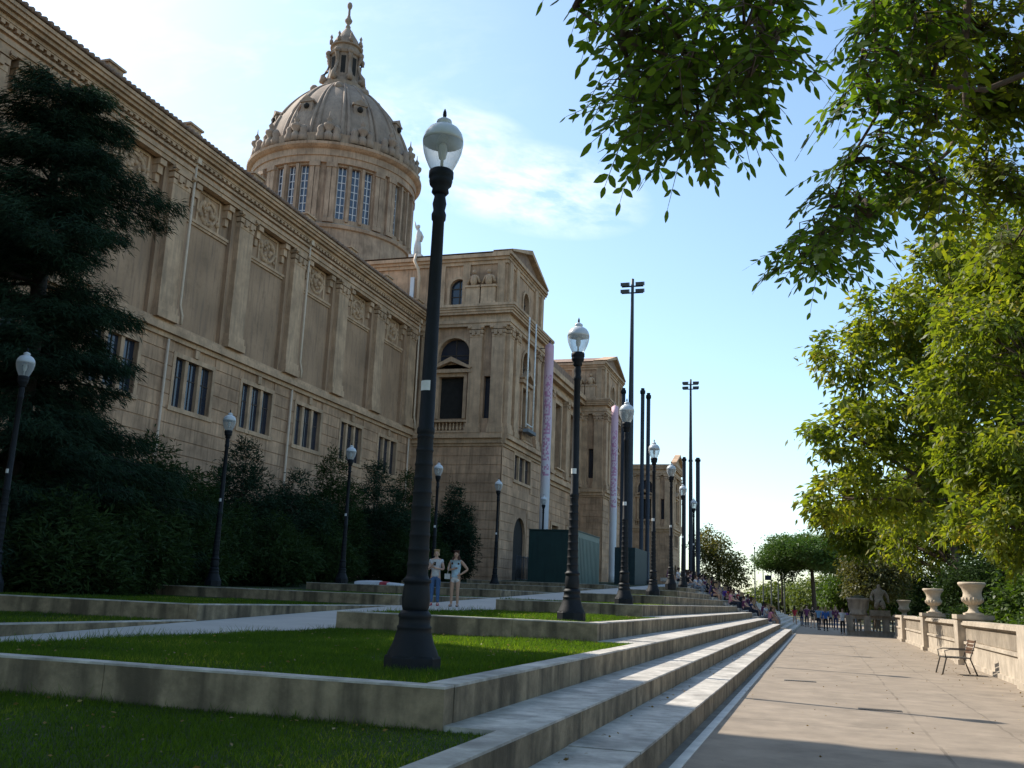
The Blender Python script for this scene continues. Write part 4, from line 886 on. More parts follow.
# ------------------------------------------------------------------ people
SKIN = [mat('skin_light', (.52, .33, .24), rough=.6, var=.08), mat('skin_tan', (.4, .24, .16), rough=.6, var=.08)]
def cloth(name, c): return mat('cloth_' + name, c, rough=.9, var=.2, scale=12)
def mk(name, me, m, parent):
    o = bpy.data.objects.new(name, me); COL.objects.link(o); o.parent = parent
    if not me.materials: me.materials.append(m)
    o.material_slots[0].link = 'OBJECT'; o.material_slots[0].material = m; return o
def stand_joints(arm='down', step=.0, wide=0):
    J = {'pel': ((0, 0, .93), (.155, .11)), 'waist': ((0, 0, 1.08), (.125, .095)), 'chest': ((0, 0, 1.27), (.155, .11)), 'sho': ((0, .005, 1.4), (.115, .075)), 'neck': ((0, 0, 1.48), .05), 'jaw': ((0, -.015, 1.545), (.062, .075)), 'head': ((0, -.01, 1.62), (.078, .095)), 'top': ((0, 0, 1.69), (.05, .06))}
    for s, k in ((-1, 'l'), (1, 'r')):
        J['hip' + k] = ((s * .09, 0, .88), .09); J['kn' + k] = ((s * .095, -.02 - s * step * .4, .49), .057); J['ank' + k] = ((s * .1, .01 - s * step, .08), .036); J['toe' + k] = ((s * .12, -.14 - s * step, .035), .034)
        J['sh' + k] = ((s * .17, .005, 1.385), .058)
        a = arm if isinstance(arm, str) else arm[0 if s < 0 else 1]
        if a == 'down': e, h, f = (s * .235, .02, 1.11), (s * .25, -.05, .87), (s * .25, -.08, .77)
        elif a == 'hip': e, h, f = (s * .37, .07, 1.15), (s * .2, -.07, 1.0), (s * .14, -.11, .97)
        elif a == 'fold': e, h, f = (s * .25, -.03, 1.12), (s * .05, -.2, 1.14), (-s * .05, -.21, 1.17)
        elif a == 'phone': e, h, f = (s * .23, -.04, 1.1), (s * .1, -.26, 1.2), (s * .05, -.31, 1.26)
        J['el' + k] = (e, .042); J['wr' + k] = (h, .028); J['ha' + k] = (f, (.036, .024))
    return J
BODY_E = [('pel', 'waist'), ('waist', 'chest'), ('chest', 'sho'), ('sho', 'neck'), ('neck', 'jaw'), ('jaw', 'head'), ('head', 'top')] + [e for k in 'lr' for e in (('pel', 'hip' + k), ('hip' + k, 'kn' + k), ('kn' + k, 'ank' + k), ('ank' + k, 'toe' + k), ('sho', 'sh' + k), ('sh' + k, 'el' + k), ('el' + k, 'wr' + k), ('wr' + k, 'ha' + k))]
def sub_skin(name, J, edges, grow=.0, override=None, root=None, sub=1):
    names = []
    for e in edges:
        for q in e:
            if q not in names: names.append(q)
    def rr(n):
        r = (override or {}).get(n, J[n][1]); g = grow
        return tuple(x + g for x in r) if hasattr(r, '__len__') else r + g
    return skin_mesh(name, [(J[n][0], rr(n)) for n in names], [(names.index(a), names.index(b)) for a, b in edges], names.index(root) if root else 0, sub)
def lerp(a, b, t): return tuple(x + (y - x) * t for x, y in zip(a, b))
def person_meshes(J, sleeve=.5, legs='long', hair='short', skirt=False):
    J = dict(J); M = {}
    M['body'] = sub_skin('body', J, BODY_E, 0, root='pel', sub=2)
    for k in 'lr': J['slv' + k] = (lerp(J['sh' + k][0], J['el' + k][0], sleeve if sleeve <= 1 else 1), .05)
    J['low'] = ((J['pel'][0][0], J['pel'][0][1], J['pel'][0][2] - .07), (.16, .115)); se = [('low', 'pel'), ('pel', 'waist'), ('waist', 'chest'), ('chest', 'sho')] + ([e for k in 'lr' for e in (('sho', 'sh' + k), ('sh' + k, 'slv' + k))] if sleeve > 0 else [])
    if sleeve > 1: se += [('slv' + k, 'wr' + k) for k in 'lr']
    M['shirt'] = sub_skin('shirt', J, se, .016, {'wrl': .03, 'wrr': .03}, root='chest')
    J['pel2'] = (lerp(J['pel'][0], J['waist'][0], .45), (.135, .1))
    if legs == 'long': le = [e for k in 'lr' for e in (('pel', 'hip' + k), ('hip' + k, 'kn' + k), ('kn' + k, 'ank' + k))]
    else:
        for k in 'lr': J['sht' + k] = (lerp(J['hip' + k][0], J['kn' + k][0], .5), .088)
        le = [e for k in 'lr' for e in (('pel', 'hip' + k), ('hip' + k, 'sht' + k))]
    M['trousers'] = sub_skin('trousers', J, [('pel2', 'pel')] + le, .014, root='pel')
    for n, z in (('h1', 0),): J['h1'] = (tuple(np.array(J['jaw'][0]) + np.array((0, .045, .03))), (.06, .05))
    J['h2'] = (tuple(np.array(J['head'][0]) + np.array((0, .028, .02))), (.088, .092)); J['h3'] = (tuple(np.array(J['top'][0]) + np.array((0, .012, .012))), (.062, .07))
    he = [('h1', 'h2'), ('h2', 'h3')]
    if hair == 'long':
        J['h0'] = (tuple(np.array(J['neck'][0]) + np.array((0, .05, 0))), (.13, .06)); J['h00'] = (tuple(np.array(J['sho'][0]) + np.array((0, .07, -.12))), (.13, .05)); he = [('h00', 'h0'), ('h0', 'h1')] + he
        for s, k in ((-1, 'l'), (1, 'r')): J['hs' + k] = (tuple(np.array(J['neck'][0]) + np.array((s * .09, -.02, .0))), .045); J['ht' + k] = (tuple(np.array(J['sho'][0]) + np.array((s * .1, -.1, -.12))), .04); he += [('h1', 'hs' + k), ('hs' + k, 'ht' + k)]
    M['hair'] = sub_skin('hair', J, he, 0, root='h2', sub=2)
    for k in 'lr': J['toe_' + k] = J['toe' + k]; J['heel' + k] = (tuple(np.array(J['ank' + k][0]) + np.array((0, .03, -.035))), .038)
    M['shoe'] = [sub_skin('shoe', J, [('heel' + k, 'toe' + k)], .018) for k in 'lr']
    return M
def person(M, loc, rz, cols, label, group=None, sc=1.0, extra=True):
    t = thing('person', loc, label, 'person', group, rz); t.scale = (sc, sc, sc)
    mk('body', M['body'], cols['skin'], t); mk('shirt', M['shirt'], cols['shirt'], t); mk('trousers', M['trousers'], cols['legs'], t); mk('hair', M['hair'], cols['hair'], t)
    for s in M['shoe']: mk('shoe', s, cols['shoe'], t)
    return t
BLOND, BROWN, BLACKH = cloth('hair_blond', (.35, .24, .12)), cloth('hair_brown', (.06, .03, .02)), cloth('hair_black', (.02, .017, .015))
def face(t, J):
    h = J['head'][0]; EYW = mat('eye_dark', (.03, .02, .02), rough=.2)
    for s in (-1, 1): MB().sph((h[0] + s * .03, h[1] - .098, h[2] - .005), .009, 8, 6).build('eye', EYW, t, True)
    MB().tube([(h[0], h[1] - .095, h[2] - .005), (h[0], h[1] - .118, h[2] - .04)], [.008, .013], 6).build('nose', SKIN[0], t, True)
    MB().tube([(h[0] - .022, h[1] - .094, h[2] - .072), (h[0], h[1] - .1, h[2] - .073), (h[0] + .022, h[1] - .094, h[2] - .072)], [.004, .007, .004], 6).build('mouth', mat('lip', (.35, .1, .09)), t, True)
    for s in (-1, 1): MB().sph((h[0] + s * .078, h[1] + .01, h[2] - .02), .024, 8, 6, (.4, .8, 1.2)).build('ear', SKIN[0], t, True)
def fingers(t, J, m):
    for k in 'lr':
        w, h = Vector(J['wr' + k][0]), Vector(J['ha' + k][0]); d = (h - w).normalized(); sd = d.cross(Vector((0, 1, .2))).normalized(); dn = d.cross(sd)
        b = MB()
        for q, ln in enumerate((.062, .074, .068, .052)):
            o = h + sd * (-.024 + .016 * q) + d * .012; b.tube([o - d * .02, o + d * ln * .5, o + d * ln * .85 + dn * .014], [.0085, .008, .006], 5)
        o = w + d * .035; b.tube([o, o + sd * .04 + d * .02, o + sd * .048 + d * .055], [.01, .009, .007], 5)
        b.build('hand', m, t, True)
Jw = stand_joints(('phone', 'fold')); M1 = person_meshes(Jw, .45, 'long', 'short')
wy = 29.0
def on_ramp(px, py):
    v = ray(px, py); t0 = 1
    for y in np.linspace(15, 60, 900):
        p = np.array([0, 0, EYE]) + v * (y / v[1])
        if p[2] <= zr(y): return (float(p[0]), float(y), float(zr(y)))
    return (-11.2, 29.0, zr(29.0))
p1, p2 = (-11.42, 28.7, zr(28.7)), (-10.68, 28.5, zr(28.5))
w1 = person(M1, p1, .25, dict(skin=SKIN[0], shirt=cloth('grey_white', (.5, .5, .5)), legs=cloth('denim', (.06, .12, .24)), hair=BLOND, shoe=cloth('red_shoe', (.4, .02, .06))), 'blonde woman in a pale shirt and blue jeans holding something to her chest'); face(w1, Jw); fingers(w1, Jw, SKIN[0])
MB().box(-.035, .035, -.345, -.33, 1.22, 1.33).build('phone', DARK, w1, True)
Jv = stand_joints(('fold', 'hip')); M2 = person_meshes(Jv, 0, 'short', 'long')
w2 = person(M2, p2, .1, dict(skin=SKIN[1], shirt=cloth('pale_blue_top', (.36, .48, .55)), legs=cloth('shorts', (.5, .48, .46)), hair=BROWN, shoe=cloth('sandal', (.25, .2, .18))), 'long haired woman in a pale top and shorts with one hand on her hip', None, .99); face(w2, Jv); fingers(w2, Jv, SKIN[1])
b = MB(); b.box(-.3, -.14, -.2, -.1, .84, 1.0); b.tube([(-.22, -.15, 1.0), (-.2, -.1, 1.25), (-.12, -.02, 1.43)], .01, 5); b.build('handbag', cloth('bag', (.45, .43, .4)), w2, True)
# walkers at the far end of the path
MW = [person_meshes(stand_joints('down', .12), .5, 'long', 'short'), person_meshes(stand_joints(('down', 'phone'), -.14), .5, 'short', 'long'), person_meshes(stand_joints(('fold', 'down'), .06), 1.2, 'long', 'long')]
CL = {'blue': (.05, .14, .42), 'white': (.62, .62, .62), 'red': (.4, .03, .04), 'dark': (.025, .028, .04), 'purple': (.13, .06, .3), 'grey': (.2, .21, .23), 'lightblue': (.2, .36, .55), 'black': (.015, .015, .018), 'khaki': (.3, .25, .15), 'pink': (.5, .2, .27), 'navy': (.02, .035, .1), 'plum': (.14, .04, .1), 'cream': (.5, .44, .34)}
WK = [(843, 634.3, 'white', 'black', 0, 0, 'person walking in a white shirt and black trousers, nearest on the path'), (850, 633.8, 'purple', 'grey', 1, PI, 'person in a purple jacket beside the white shirted walker'), (826, 631, 'blue', 'black', 2, PI, 'person in a bright blue top walking away in the middle of the group'),
      (819, 630, 'lightblue', 'dark', 0, PI, 'person in a light blue shirt left of the bright blue top'), (813, 628, 'dark', 'khaki', 1, 0, 'person in a dark top and khaki shorts in the walking group'), (802, 626, 'black', 'navy', 2, PI, 'person all in black at the left of the walking group'),
      (807, 625, 'plum', 'dark', 0, 0, 'person in a plum top behind the walker in black'), (795, 624, 'red', 'cream', 1, PI, 'person in a red top at the left end of the group by the stairs'), (836, 630, 'plum', 'navy', 2, 0, 'person in a dark plum jacket half hidden behind the white shirt'),
      (831, 626, 'grey', 'dark', 0, PI, 'person in a grey shirt far back in the group'), (856, 628, 'dark', 'grey', 2, PI, 'person in dark clothes standing by the drum planter'), (822, 624, 'cream', 'navy', 1, PI, 'person in a cream top furthest back on the path')]
for i, (px, py, a, b_, k, rz, l) in enumerate(WK):
    v = ray(px, py); tt = -EYE / v[2]; P = np.array([0, 0, EYE]) + v * tt
    person(MW[k], (float(P[0]), float(min(P[1], 92)) if P[1] < 92 else 92.0, 0) if P[1] < 92 else (float(v[0] / v[1] * 88), 88.0, 0), rz + random.uniform(-.4, .4), dict(skin=SKIN[i % 2], shirt=cloth(a, CL[a]), legs=cloth(b_, CL[b_]), hair=[BROWN, BLACKH, BLOND][i % 3], shoe=cloth('black', CL['black'])), l, 'people walking at the far end of the path', random.uniform(.94, 1.05))
# seated crowd on the stairs (facing +X): mesh faces -Y, so turned by +90 degrees
def seat_joints(v):
    J = stand_joints('down'); dz = -.47
    for n in ('pel', 'waist', 'chest', 'sho', 'neck', 'jaw', 'head', 'top', 'shl', 'shr'):
        p, r = J[n]; f = max(0, (p[2] - .93)) * (.25 if v else .1); J[n] = ((p[0], p[1] - f, p[2] + dz - .42 + .10), r)
    for s, k in ((-1, 'l'), (1, 'r')):
        J['hip' + k] = ((s * .1, -.05, .12), .095); J['kn' + k] = ((s * .14, -.46, .2), .06); J['ank' + k] = ((s * .13, -.5, -.24), .036); J['toe' + k] = ((s * .14, -.63, -.28), .034)
        sp = J['sh' + k][0]; J['el' + k] = ((s * .26, sp[1] - .12, sp[2] - .24), .042); J['wr' + k] = ((s * .14, -.36, .27), .028); J['ha' + k] = ((s * .1, -.43, .28), (.034, .024))
    return J
SJ = [seat_joints(0), seat_joints(1)]
MS = [person_meshes(SJ[0], .5, 'long', 'short'), person_meshes(SJ[1], .5, 'short', 'long')]
rs = random.Random(5); cnames = ['dark', 'navy', 'plum', 'black', 'red', 'white', 'lightblue', 'grey', 'pink', 'purple', 'blue']
wts = [5, 5, 5, 4, 2, 2, 2, 3, 2, 3, 2]; spots = []
tries = 0
while len(spots) < 74 and tries < 8000:
    tries += 1; k = rs.choices(range(3, 20), [1 + .25 * q for q in range(17)])[0]; y = rs.uniform(64.0, 66 + k * 1.1)
    if any(q[0] == k and abs(q[1] - y) < .55 or abs(q[0] - k) == 1 and abs(q[1] - y) < .35 for q in spots): continue
    spots.append((k, y))
for i, (k, y) in enumerate(spots):
    c = rs.choices(cnames, wts)[0]; v = i % 2
    person(MS[v], (-1.55 - RUN * k - .2, y, RISE * (k + 1)), PI / 2 + rs.uniform(-.5, .5), dict(skin=SKIN[i % 2], shirt=cloth(c, CL[c]), legs=cloth(['dark', 'navy', 'grey', 'black'][i % 4], CL[['dark', 'navy', 'grey', 'black'][i % 4]]), hair=[BROWN, BLACKH, BROWN, BLOND][i % 4], shoe=cloth('black', CL['black'])),
           'one of the seated visitors in a %s top on the grand staircase' % c.replace('lightblue', 'light blue'), 'visitors in %s tops sitting on the stairs' % c.replace('lightblue', 'light blue'), rs.uniform(.92, 1.05))

# ------------------------------------------------------------------ trees
def leaves(name, C, D, L, Wd, m, parent=None, rng=RNG, droop=.35):
    """rhombic leaves: centres C, directions D, lengths L, widths Wd"""
    n = len(C); up = rng.normal(0, 1, (n, 3)); up[:, 2] += .8
    s = np.cross(D, up); s /= np.linalg.norm(s, axis=1)[:, None] + 1e-9
    nn = np.cross(s, D); V = np.zeros((n, 4, 3)); l = L[:, None]; w = Wd[:, None]
    V[:, 0] = C; V[:, 1] = C + D * l * .45 + s * w * .5 + nn * w * .15; V[:, 2] = C + D * l - np.array([0, 0, 1]) * l * droop * .3; V[:, 3] = C + D * l * .45 - s * w * .5 + nn * w * .15
    return np_obj(name, V.reshape(-1, 3), 4, m, parent)
def unit(a): return a / (np.linalg.norm(a, axis=1)[:, None] + 1e-9)
def crown_points(lobes, n, rng, shell=.35):
    """twig tips spread through ellipsoidal lobes, denser towards the outside"""
    vol = np.array([l[3] * l[4] * l[5] for l in lobes]) ** .75; k = rng.choice(len(lobes), n, p=vol / vol.sum()); Lb = np.array([l[:6] for l in lobes])[k]
    d = unit(rng.normal(0, 1, (n, 3))); r = rng.uniform(shell, 1, n) ** .6
    return Lb[:, :3] + d * r[:, None] * Lb[:, 3:6], k
def tree(name, base, trunk_h, lobes, ntw, per, spray, L, Wd, m, label, cat='tree', group=None, tr=.22, seed=1, bark=None, lean=(0, 0), droop=.6, nlimb=7, hang=.5):
    rng = np.random.default_rng(seed); t = thing(name, tuple(base), label, cat, group); B = Vector(base)
    top = B + Vector((lean[0], lean[1], trunk_h)); b = MB()
    b.tube([B + Vector((0, 0, -.3)), B + Vector((lean[0] * .15, lean[1] * .15, trunk_h * .3)), B + Vector((lean[0] * .55, lean[1] * .5, trunk_h * .65)), top], [tr * 1.35, tr, tr * .85, tr * .7], 10)
    tips, k = crown_points(lobes, ntw, rng); limbpts = []
    for li, lb in enumerate(lobes):
        c = Vector(lb[:3]); st_ = B.lerp(top, (.88 if name == 'umbrella_pine' else .6) + (.12 if name == 'umbrella_pine' else .4) * rng.random()); mid = st_.lerp(c, .5) + Vector((rng.normal(0, .3), rng.normal(0, .3), rng.uniform(0, .5)))
        b.tube([st_, mid, c], [tr * .55, tr * .36, tr * .16], 7); limbpts.append((st_, mid, c))
    for i in range(0, ntw, max(1, ntw // 90)):
        st_, mid, c = limbpts[k[i]]; p = Vector(tips[i]); q = mid.lerp(c, rng.random()); m_ = q.lerp(p, .55) + Vector((0, 0, rng.uniform(.05, .4)))
        b.tube([q, m_, p], [tr * .13, tr * .08, tr * .03], 4)
    b.build('trunk', bark or BARK, t)
    n = ntw * per; ti = np.repeat(np.arange(ntw), per); off = rng.normal(0, 1, (n, 3)) * np.array(spray); C = tips[ti] + off; C[:, 2] -= np.abs(off[:, 0]) * hang * .4
    D = rng.normal(0, 1, (n, 3)); D[:, 2] = D[:, 2] * .6 - droop; out = C - np.array([l[:3] for l in lobes])[k[ti]]; D = unit(D + unit(out) * .5)
    sz = rng.uniform(.7, 1.25, n)
    o = leaves('crown', C - np.array(base), D, L * sz, Wd * sz, m, t, rng)
    return t
LF_R = leafmat('leaf_robinia', (.06, .1, .013), (.17, .2, .024), (.32, .25, .06), .6, (1.55, 1.5, .45), .6)
LF_M = leafmat('leaf_near_lit', (.06, .1, .012), (.14, .18, .022), (.2, .17, .03), .6, (1.7, 1.5, .35), 1.2)  # sunlit copy of the near leaf, sun brightness put into its colour
LF_D = leafmat('leaf_dark', (.014, .03, .012), (.036, .062, .02), None, .25, (1.3, 1.4, .6), .5, .1, .8)
LF_C = leafmat('leaf_cedar', (.012, .026, .017), (.028, .052, .028), None, .1, (1.2, 1.4, .8), .6, .05, .9)
LF_P = leafmat('leaf_pine', (.04, .085, .018), (.1, .165, .032), None, .2, (1.3, 1.5, .5), .3)
LF_S = leafmat('leaf_shrub', (.03, .06, .012), (.08, .13, .02), None, .35, (1.5, 1.6, .5), .8)
LF_N = leafmat('leaf_near', (.045, .092, .019), (.11, .17, .026), (.16, .19, .03), .6, (1.6, 1.6, .4), 1.0)

# big feathery trees behind the balustrade
GT = 'leafy trees behind the balustrade'
def PL(px, py, Y, rp, ry=1.0, fz=.8):
    p = at_y(px, py, Y); r = rp * Y / 963; return (float(p[0]), Y + ry, float(p[2]), r, r * 1.2, r * fz)
tree('leafy_tree', (8.6, 45, -.5), 7.0, [PL(848, 345, 43, 34), PL(852, 430, 42, 40), PL(838, 495, 43, 34), PL(895, 315, 44, 46), PL(900, 395, 43, 58), PL(905, 475, 44, 58), PL(965, 330, 45, 68), PL(985, 430, 46, 70), PL(950, 262, 44, 44), PL(1010, 245, 46, 60), PL(1020, 340, 45, 60)],
     800, 38, (.3, .3, .2), .4, .15, LF_R, 'tall yellow green feathery tree reaching over the path behind the second urn', group=GT, tr=.3, seed=3, lean=(-.8, -.4))
tree('leafy_tree', (10.2, 30, -.5), 5.5, [PL(1000, 330, 29, 56), PL(1030, 430, 29, 64), PL(985, 455, 30, 40), PL(1000, 520, 29, 42), PL(1060, 520, 29, 60), PL(960, 385, 30, 34), PL(1060, 300, 30, 70), PL(1015, 260, 30, 40), PL(970, 300, 31, 30)],
     560, 38, (.22, .22, .16), .27, .1, LF_R, 'bright yellow green tree at the right edge above the nearest urn', group=GT, tr=.24, seed=4, lean=(-.3, 0))
tree('leafy_tree', (8.4, 62, -.5), 6, [PL(862, 528, 70, 32), PL(835, 520, 70, 22), PL(890, 512, 70, 46), PL(930, 530, 64, 46), PL(960, 490, 64, 60)],
     620, 30, (.42, .42, .32), .42, .15, LF_R, 'further yellow green tree over the seated statue and the walkers', group=GT, tr=.28, seed=5, lean=(-.8, 0))
# dark evergreens filling the garden behind the parapet
for i, (x, y, r, h, l) in enumerate(((8.8, 39, 2.6, 4.2, 'dark evergreen bush behind the nearest urn'), (7.8, 52, 2.4, 4.6, 'dark evergreen bush behind the second urn'), (11.5, 27, 3.0, 4.4, 'dark evergreen bush at the right edge behind the parapet'), (8.6, 72, 2.8, 4.6, 'dark evergreen bush behind the seated statue'), (12.5, 48, 4, 5.6, 'dark evergreen bush under the tallest leafy tree'), (10.8, 62, 4, 5.5, 'dark evergreen bush deep in the garden'), (14.5, 35, 4, 6, 'broad dark evergreen bush far right behind the first urn'))):
    tree('evergreen_bush', (x, y, -.4), h * .5, [(x, y, h * .5, r, r, h * .5), (x + .5, y - .8, h * .75, r * .7, r * .7, h * .28), (x - r * .5, y, h * .4, r * .6, r * .6, h * .35)], 420, 30, (.3, .3, .25), .22, .09, [LF_D, LF_S][i in (0, 2)], l, 'bush', 'evergreen bushes behind the balustrade', tr=.12, seed=30 + i, droop=.1)
for i, (x, y, r, h, l) in enumerate(((5.9, 41.5, .95, 1.95, 'low bright green shrub spilling over the parapet between the two urns'), (6.1, 29.8, .95, 1.75, 'low green shrub behind the parapet right of the nearest urn'), (6.2, 26.5, .9, 1.8, 'low green shrub behind the parapet at the right edge'))):
    tree('shrub', (x, y, -.2), .8, [(x, y, h * .62, r, r * 1.9, h * .36), (x - .3, y + .8, h * .8, r * .6, r, h * .2)], 260, 30, (.14, .14, .1), .13, .05, LF_S, l, 'shrub', 'low shrubs behind the parapet', tr=.05, seed=50 + i, droop=-.2)
# umbrella pines and far trees
def pine(x, y, h, r, label, seed):
    lobes = [(x, y, h * .82, r, r, h * .16)] + [(x + r * .62 * math.cos(a), y + r * .6 * math.sin(a), h * (.66 + .06 * (i % 3)), r * .5, r * .5, h * .13) for i, a in enumerate(np.linspace(0, 2 * PI, 8)[:-1])] + [(x - r * .95, y, h * .64, r * .3, r * .4, h * .07)]
    tree('umbrella_pine', (x, y, -.1), h * .66, lobes, 1100, 48, (.46, .46, .24), .42, .12, LF_P, label, group='umbrella pines beyond the stairs', tr=.3, seed=seed, droop=-.4, lean=(-.3, 0), hang=0)
pine(-.4, 138, 11.5, 6.6, 'spreading umbrella pine on the left with two dark trunks', 61)
pine(5.2, 146, 12.0, 6.0, 'second umbrella pine to the right of the spreading one', 62)
tree('leafy_tree', (5.2, 98, -.1), 4, [(4.8, 98, 5.2, 2.6, 3.2, 2.2), (6.5, 97, 5, 3, 3, 2.4), (4.4, 97, 3.6, 2.0, 2.4, 1.5)], 500, 28, (.45, .45, .35), .34, .14, leafmat('leaf_olive', (.04, .05, .015), (.1, .1, .03), (.16, .12, .04), .35), 'olive brown leafy tree between the pines and the feathery trees', group='trees at the far end of the path', tr=.22, seed=63)
tree('leafy_tree', (-13, 138, 2.8), 5, [(-13.4, 138, 8.6, 2.6, 3, 2.4), (-11.8, 138, 6.8, 2.2, 2.6, 2.0), (-14.6, 139, 10.0, 2.2, 3, 2.4), (-10.6, 138, 5.6, 1.8, 2.2, 1.6), (-13, 137, 5.2, 2.8, 3, 1.8)], 300, 26, (.5, .5, .4), .42, .17, leafmat('leaf_autumn', (.04, .06, .014), (.13, .12, .025), (.2, .13, .03), .35), 'loose autumn tinged tree behind the seated crowd', group='trees at the far end of the path', tr=.26, seed=64)
tree('leafy_tree', (-4.6, 139, 2.0), 4, [(-4.9, 139, 8.8, 1.9, 2.0, 2.2), (-3.9, 139, 6.8, 1.4, 1.6, 1.6)], 170, 22, (.45, .45, .4), .38, .16, LF_D, 'small thin dark tree right of the autumn tinged tree', group='trees at the far end of the path', tr=.14, seed=65)
for i, (x, y, h, r, l) in enumerate(((4.6, 158, 8.5, 3.6, 'dark green bushy tree filling the gap behind the umbrella pines'), (9.5, 150, 9.5, 4.4, 'taller dark green tree right of the umbrella pines'))):
    tree('leafy_tree', (x, y, -.1), 3, [(x, y, h * .55, r, r, h * .42), (x + 2, y, h * .4, r * .7, r, h * .36), (x - 2.2, y, h * .38, r * .7, r, h * .34)], 420, 30, (.5, .5, .4), .5, .2, LF_S, l, group='distant trees closing the path', tr=.25, seed=170 + i)
for i, (x, y, h, r, l) in enumerate(((-6, 210, 7, 7, 'distant pale green trees left of the pine trunks'), (2, 200, 8, 7, 'distant pale green trees behind the pine trunks'), (10, 190, 9, 7, 'distant green trees behind the walkers'))):
    tree('leafy_tree', (x, y, -.1), 3, [(x, y, h * .55, r, r, h * .45), (x + 4, y, h * .45, r * .7, r, h * .4), (x - 4, y, h * .4, r * .7, r, h * .35)], 420, 22, (.8, .8, .6), .7, .3, leafmat('leaf_far', (.05, .08, .02), (.11, .14, .03), None, .35), l, group='distant trees closing the path', tr=.3, seed=70 + i)
# ---- dark cedar on the left
def cedar(base, h, seed, label):
    rng = np.random.default_rng(seed); B = Vector(base); t = thing('cedar_tree', base, label, 'tree'); b = MB()
    b.tube([B + Vector((0, 0, -.3)), B + Vector((.2, 0, h * .4)), B + Vector((-.1, .1, h * .75)), B + Vector((.1, 0, h))], [.42, .32, .18, .04], 10); Cs = []; Ds = []
    z = 1.2
    while z < h - .3:
        f = z / h; reach = (6.9 * (1 - f) ** .55 * (.8 + .3 * math.sin(z * 1.9)) + .5)
        if .33 < f < .47: reach *= .62
        for k in range(6):
            a = rng.uniform(0, 2 * PI); L = reach * rng.uniform(.6, 1.12); d = Vector((math.cos(a), math.sin(a), 0)); o = B + Vector((0, 0, z)); e = o + d * L + Vector((0, 0, L * rng.uniform(-.12, .16))); m = o.lerp(e, .5) + Vector((0, 0, .25))
            b.tube([o, m, e], [.1 * (1 - f) + .03, .05, .012], 5)
            n = int(L * 26) + 14
            for _ in range(n):
                s = rng.uniform(.22, 1.03); p = (o.lerp(m, s * 2) if s < .5 else m.lerp(e, s * 2 - 1)); wdt = .75 * (1.15 - abs(s - .55)) * min(1, L / 2.5)
                sd = Vector((-d.y, d.x, 0)); c = p + sd * rng.normal(0, wdt * .6) + Vector((0, 0, rng.normal(0, .1) - .05))
                for _ in range(13):
                    Cs.append(c + Vector(rng.normal(0, .12, 3)) * Vector((1, 1, .6)).length * .6); q = d * rng.uniform(.2, 1) + sd * rng.normal(0, .7) + Vector((0, 0, rng.normal(-.28, .25))); Ds.append(q.normalized())
        z += rng.uniform(.4, .6)
    b.build('trunk', mat('bark_dark', (.03, .024, .018), var=.4, scale=6, bump=.6, bscale=20), t); n = len(Cs); Cn = np.array([tuple(c) for c in Cs]) - np.array(base); Dn = np.array([tuple(d) for d in Ds])
    leaves('crown', Cn, Dn, rng.uniform(.2, .38, n), rng.uniform(.02, .042, n), LF_C, t, rng, .5); return t
cedar((-25.7, 25.6, 1.0), 18.4, 11, 'tall dark cedar with drooping tiers of branches at the left edge')
tree('added_shade_tree', (-18.5, 3.5, .2), 6, [(-18.5, 3.5, 9, 5, 5, 3.4), (-17, 1, 7, 4, 4, 3), (-20, 6, 11, 4, 3.5, 3), (-17.5, 5, 12.5, 4, 3.6, 2.6), (-18, -3, 9, 5, 4, 4)], 420, 24, (.6, .6, .5), .6, .32, LF_D, 'broad dark tree added out of view on the left to shade the front lawn', tr=.4, seed=77)  # unseen tree, added to keep sky light off the foreground
# ---- dark shrubs and small conifers before the wing
def cone_bush(x, y, h, r, label, seed, m=None):
    z0 = zr(y); lobes = [(x, y, z0 + h * .3, r, r, h * .3), (x + r * .1, y, z0 + h * .55, r * .72, r * .72, h * .26), (x, y, z0 + h * .8, r * .36, r * .36, h * .2), (x + r * .5, y - r * .4, z0 + h * .34, r * .6, r * .6, h * .28), (x - r * .4, y - r * .5, z0 + h * .42, r * .55, r * .55, h * .24)]
    tree('evergreen_shrub', (x, y, z0 - .1), h * .6, lobes, 430, 44, (.17, .17, .2), .27, .06, m or LF_C, label, 'shrub', 'dark evergreens under the palace wing', tr=.14, seed=seed, droop=-.2)
CB = [(245, 437, 44, 2.9, 'pointed dark evergreen whose tip rises beside the second left lamp'), (205, 470, 38, 2.8, 'rounded dark evergreen between the cedar and the second left lamp'), (300, 470, 48, 2.8, 'dark evergreen midway between the second and third left lamps'), (335, 452, 53, 2.7, 'dark evergreen just left of the third left lamp'),
      (378, 455, 57, 2.9, 'dark evergreen just right of the third left lamp'), (408, 470, 61, 2.6, 'dark evergreen behind the tallest lamp pole'), (456, 482, 66, 1.9, 'slim dark evergreen standing alone against the pavilion wall'), (160, 430, 34, 3.0, 'dark evergreen at the foot of the cedar on its right'), (95, 420, 30, 3.0, 'dark evergreen before the cedar trunk'), (30, 415, 27, 3.0, 'dark evergreen at the far left edge behind the lamp')]
for i, (px, py, y, r, l) in enumerate(CB):
    p = at_y(px, py, y); cone_bush(float(p[0]), y, float(p[2]) - zr(y), r, l, 80 + i, [LF_C, LF_D][i % 2])
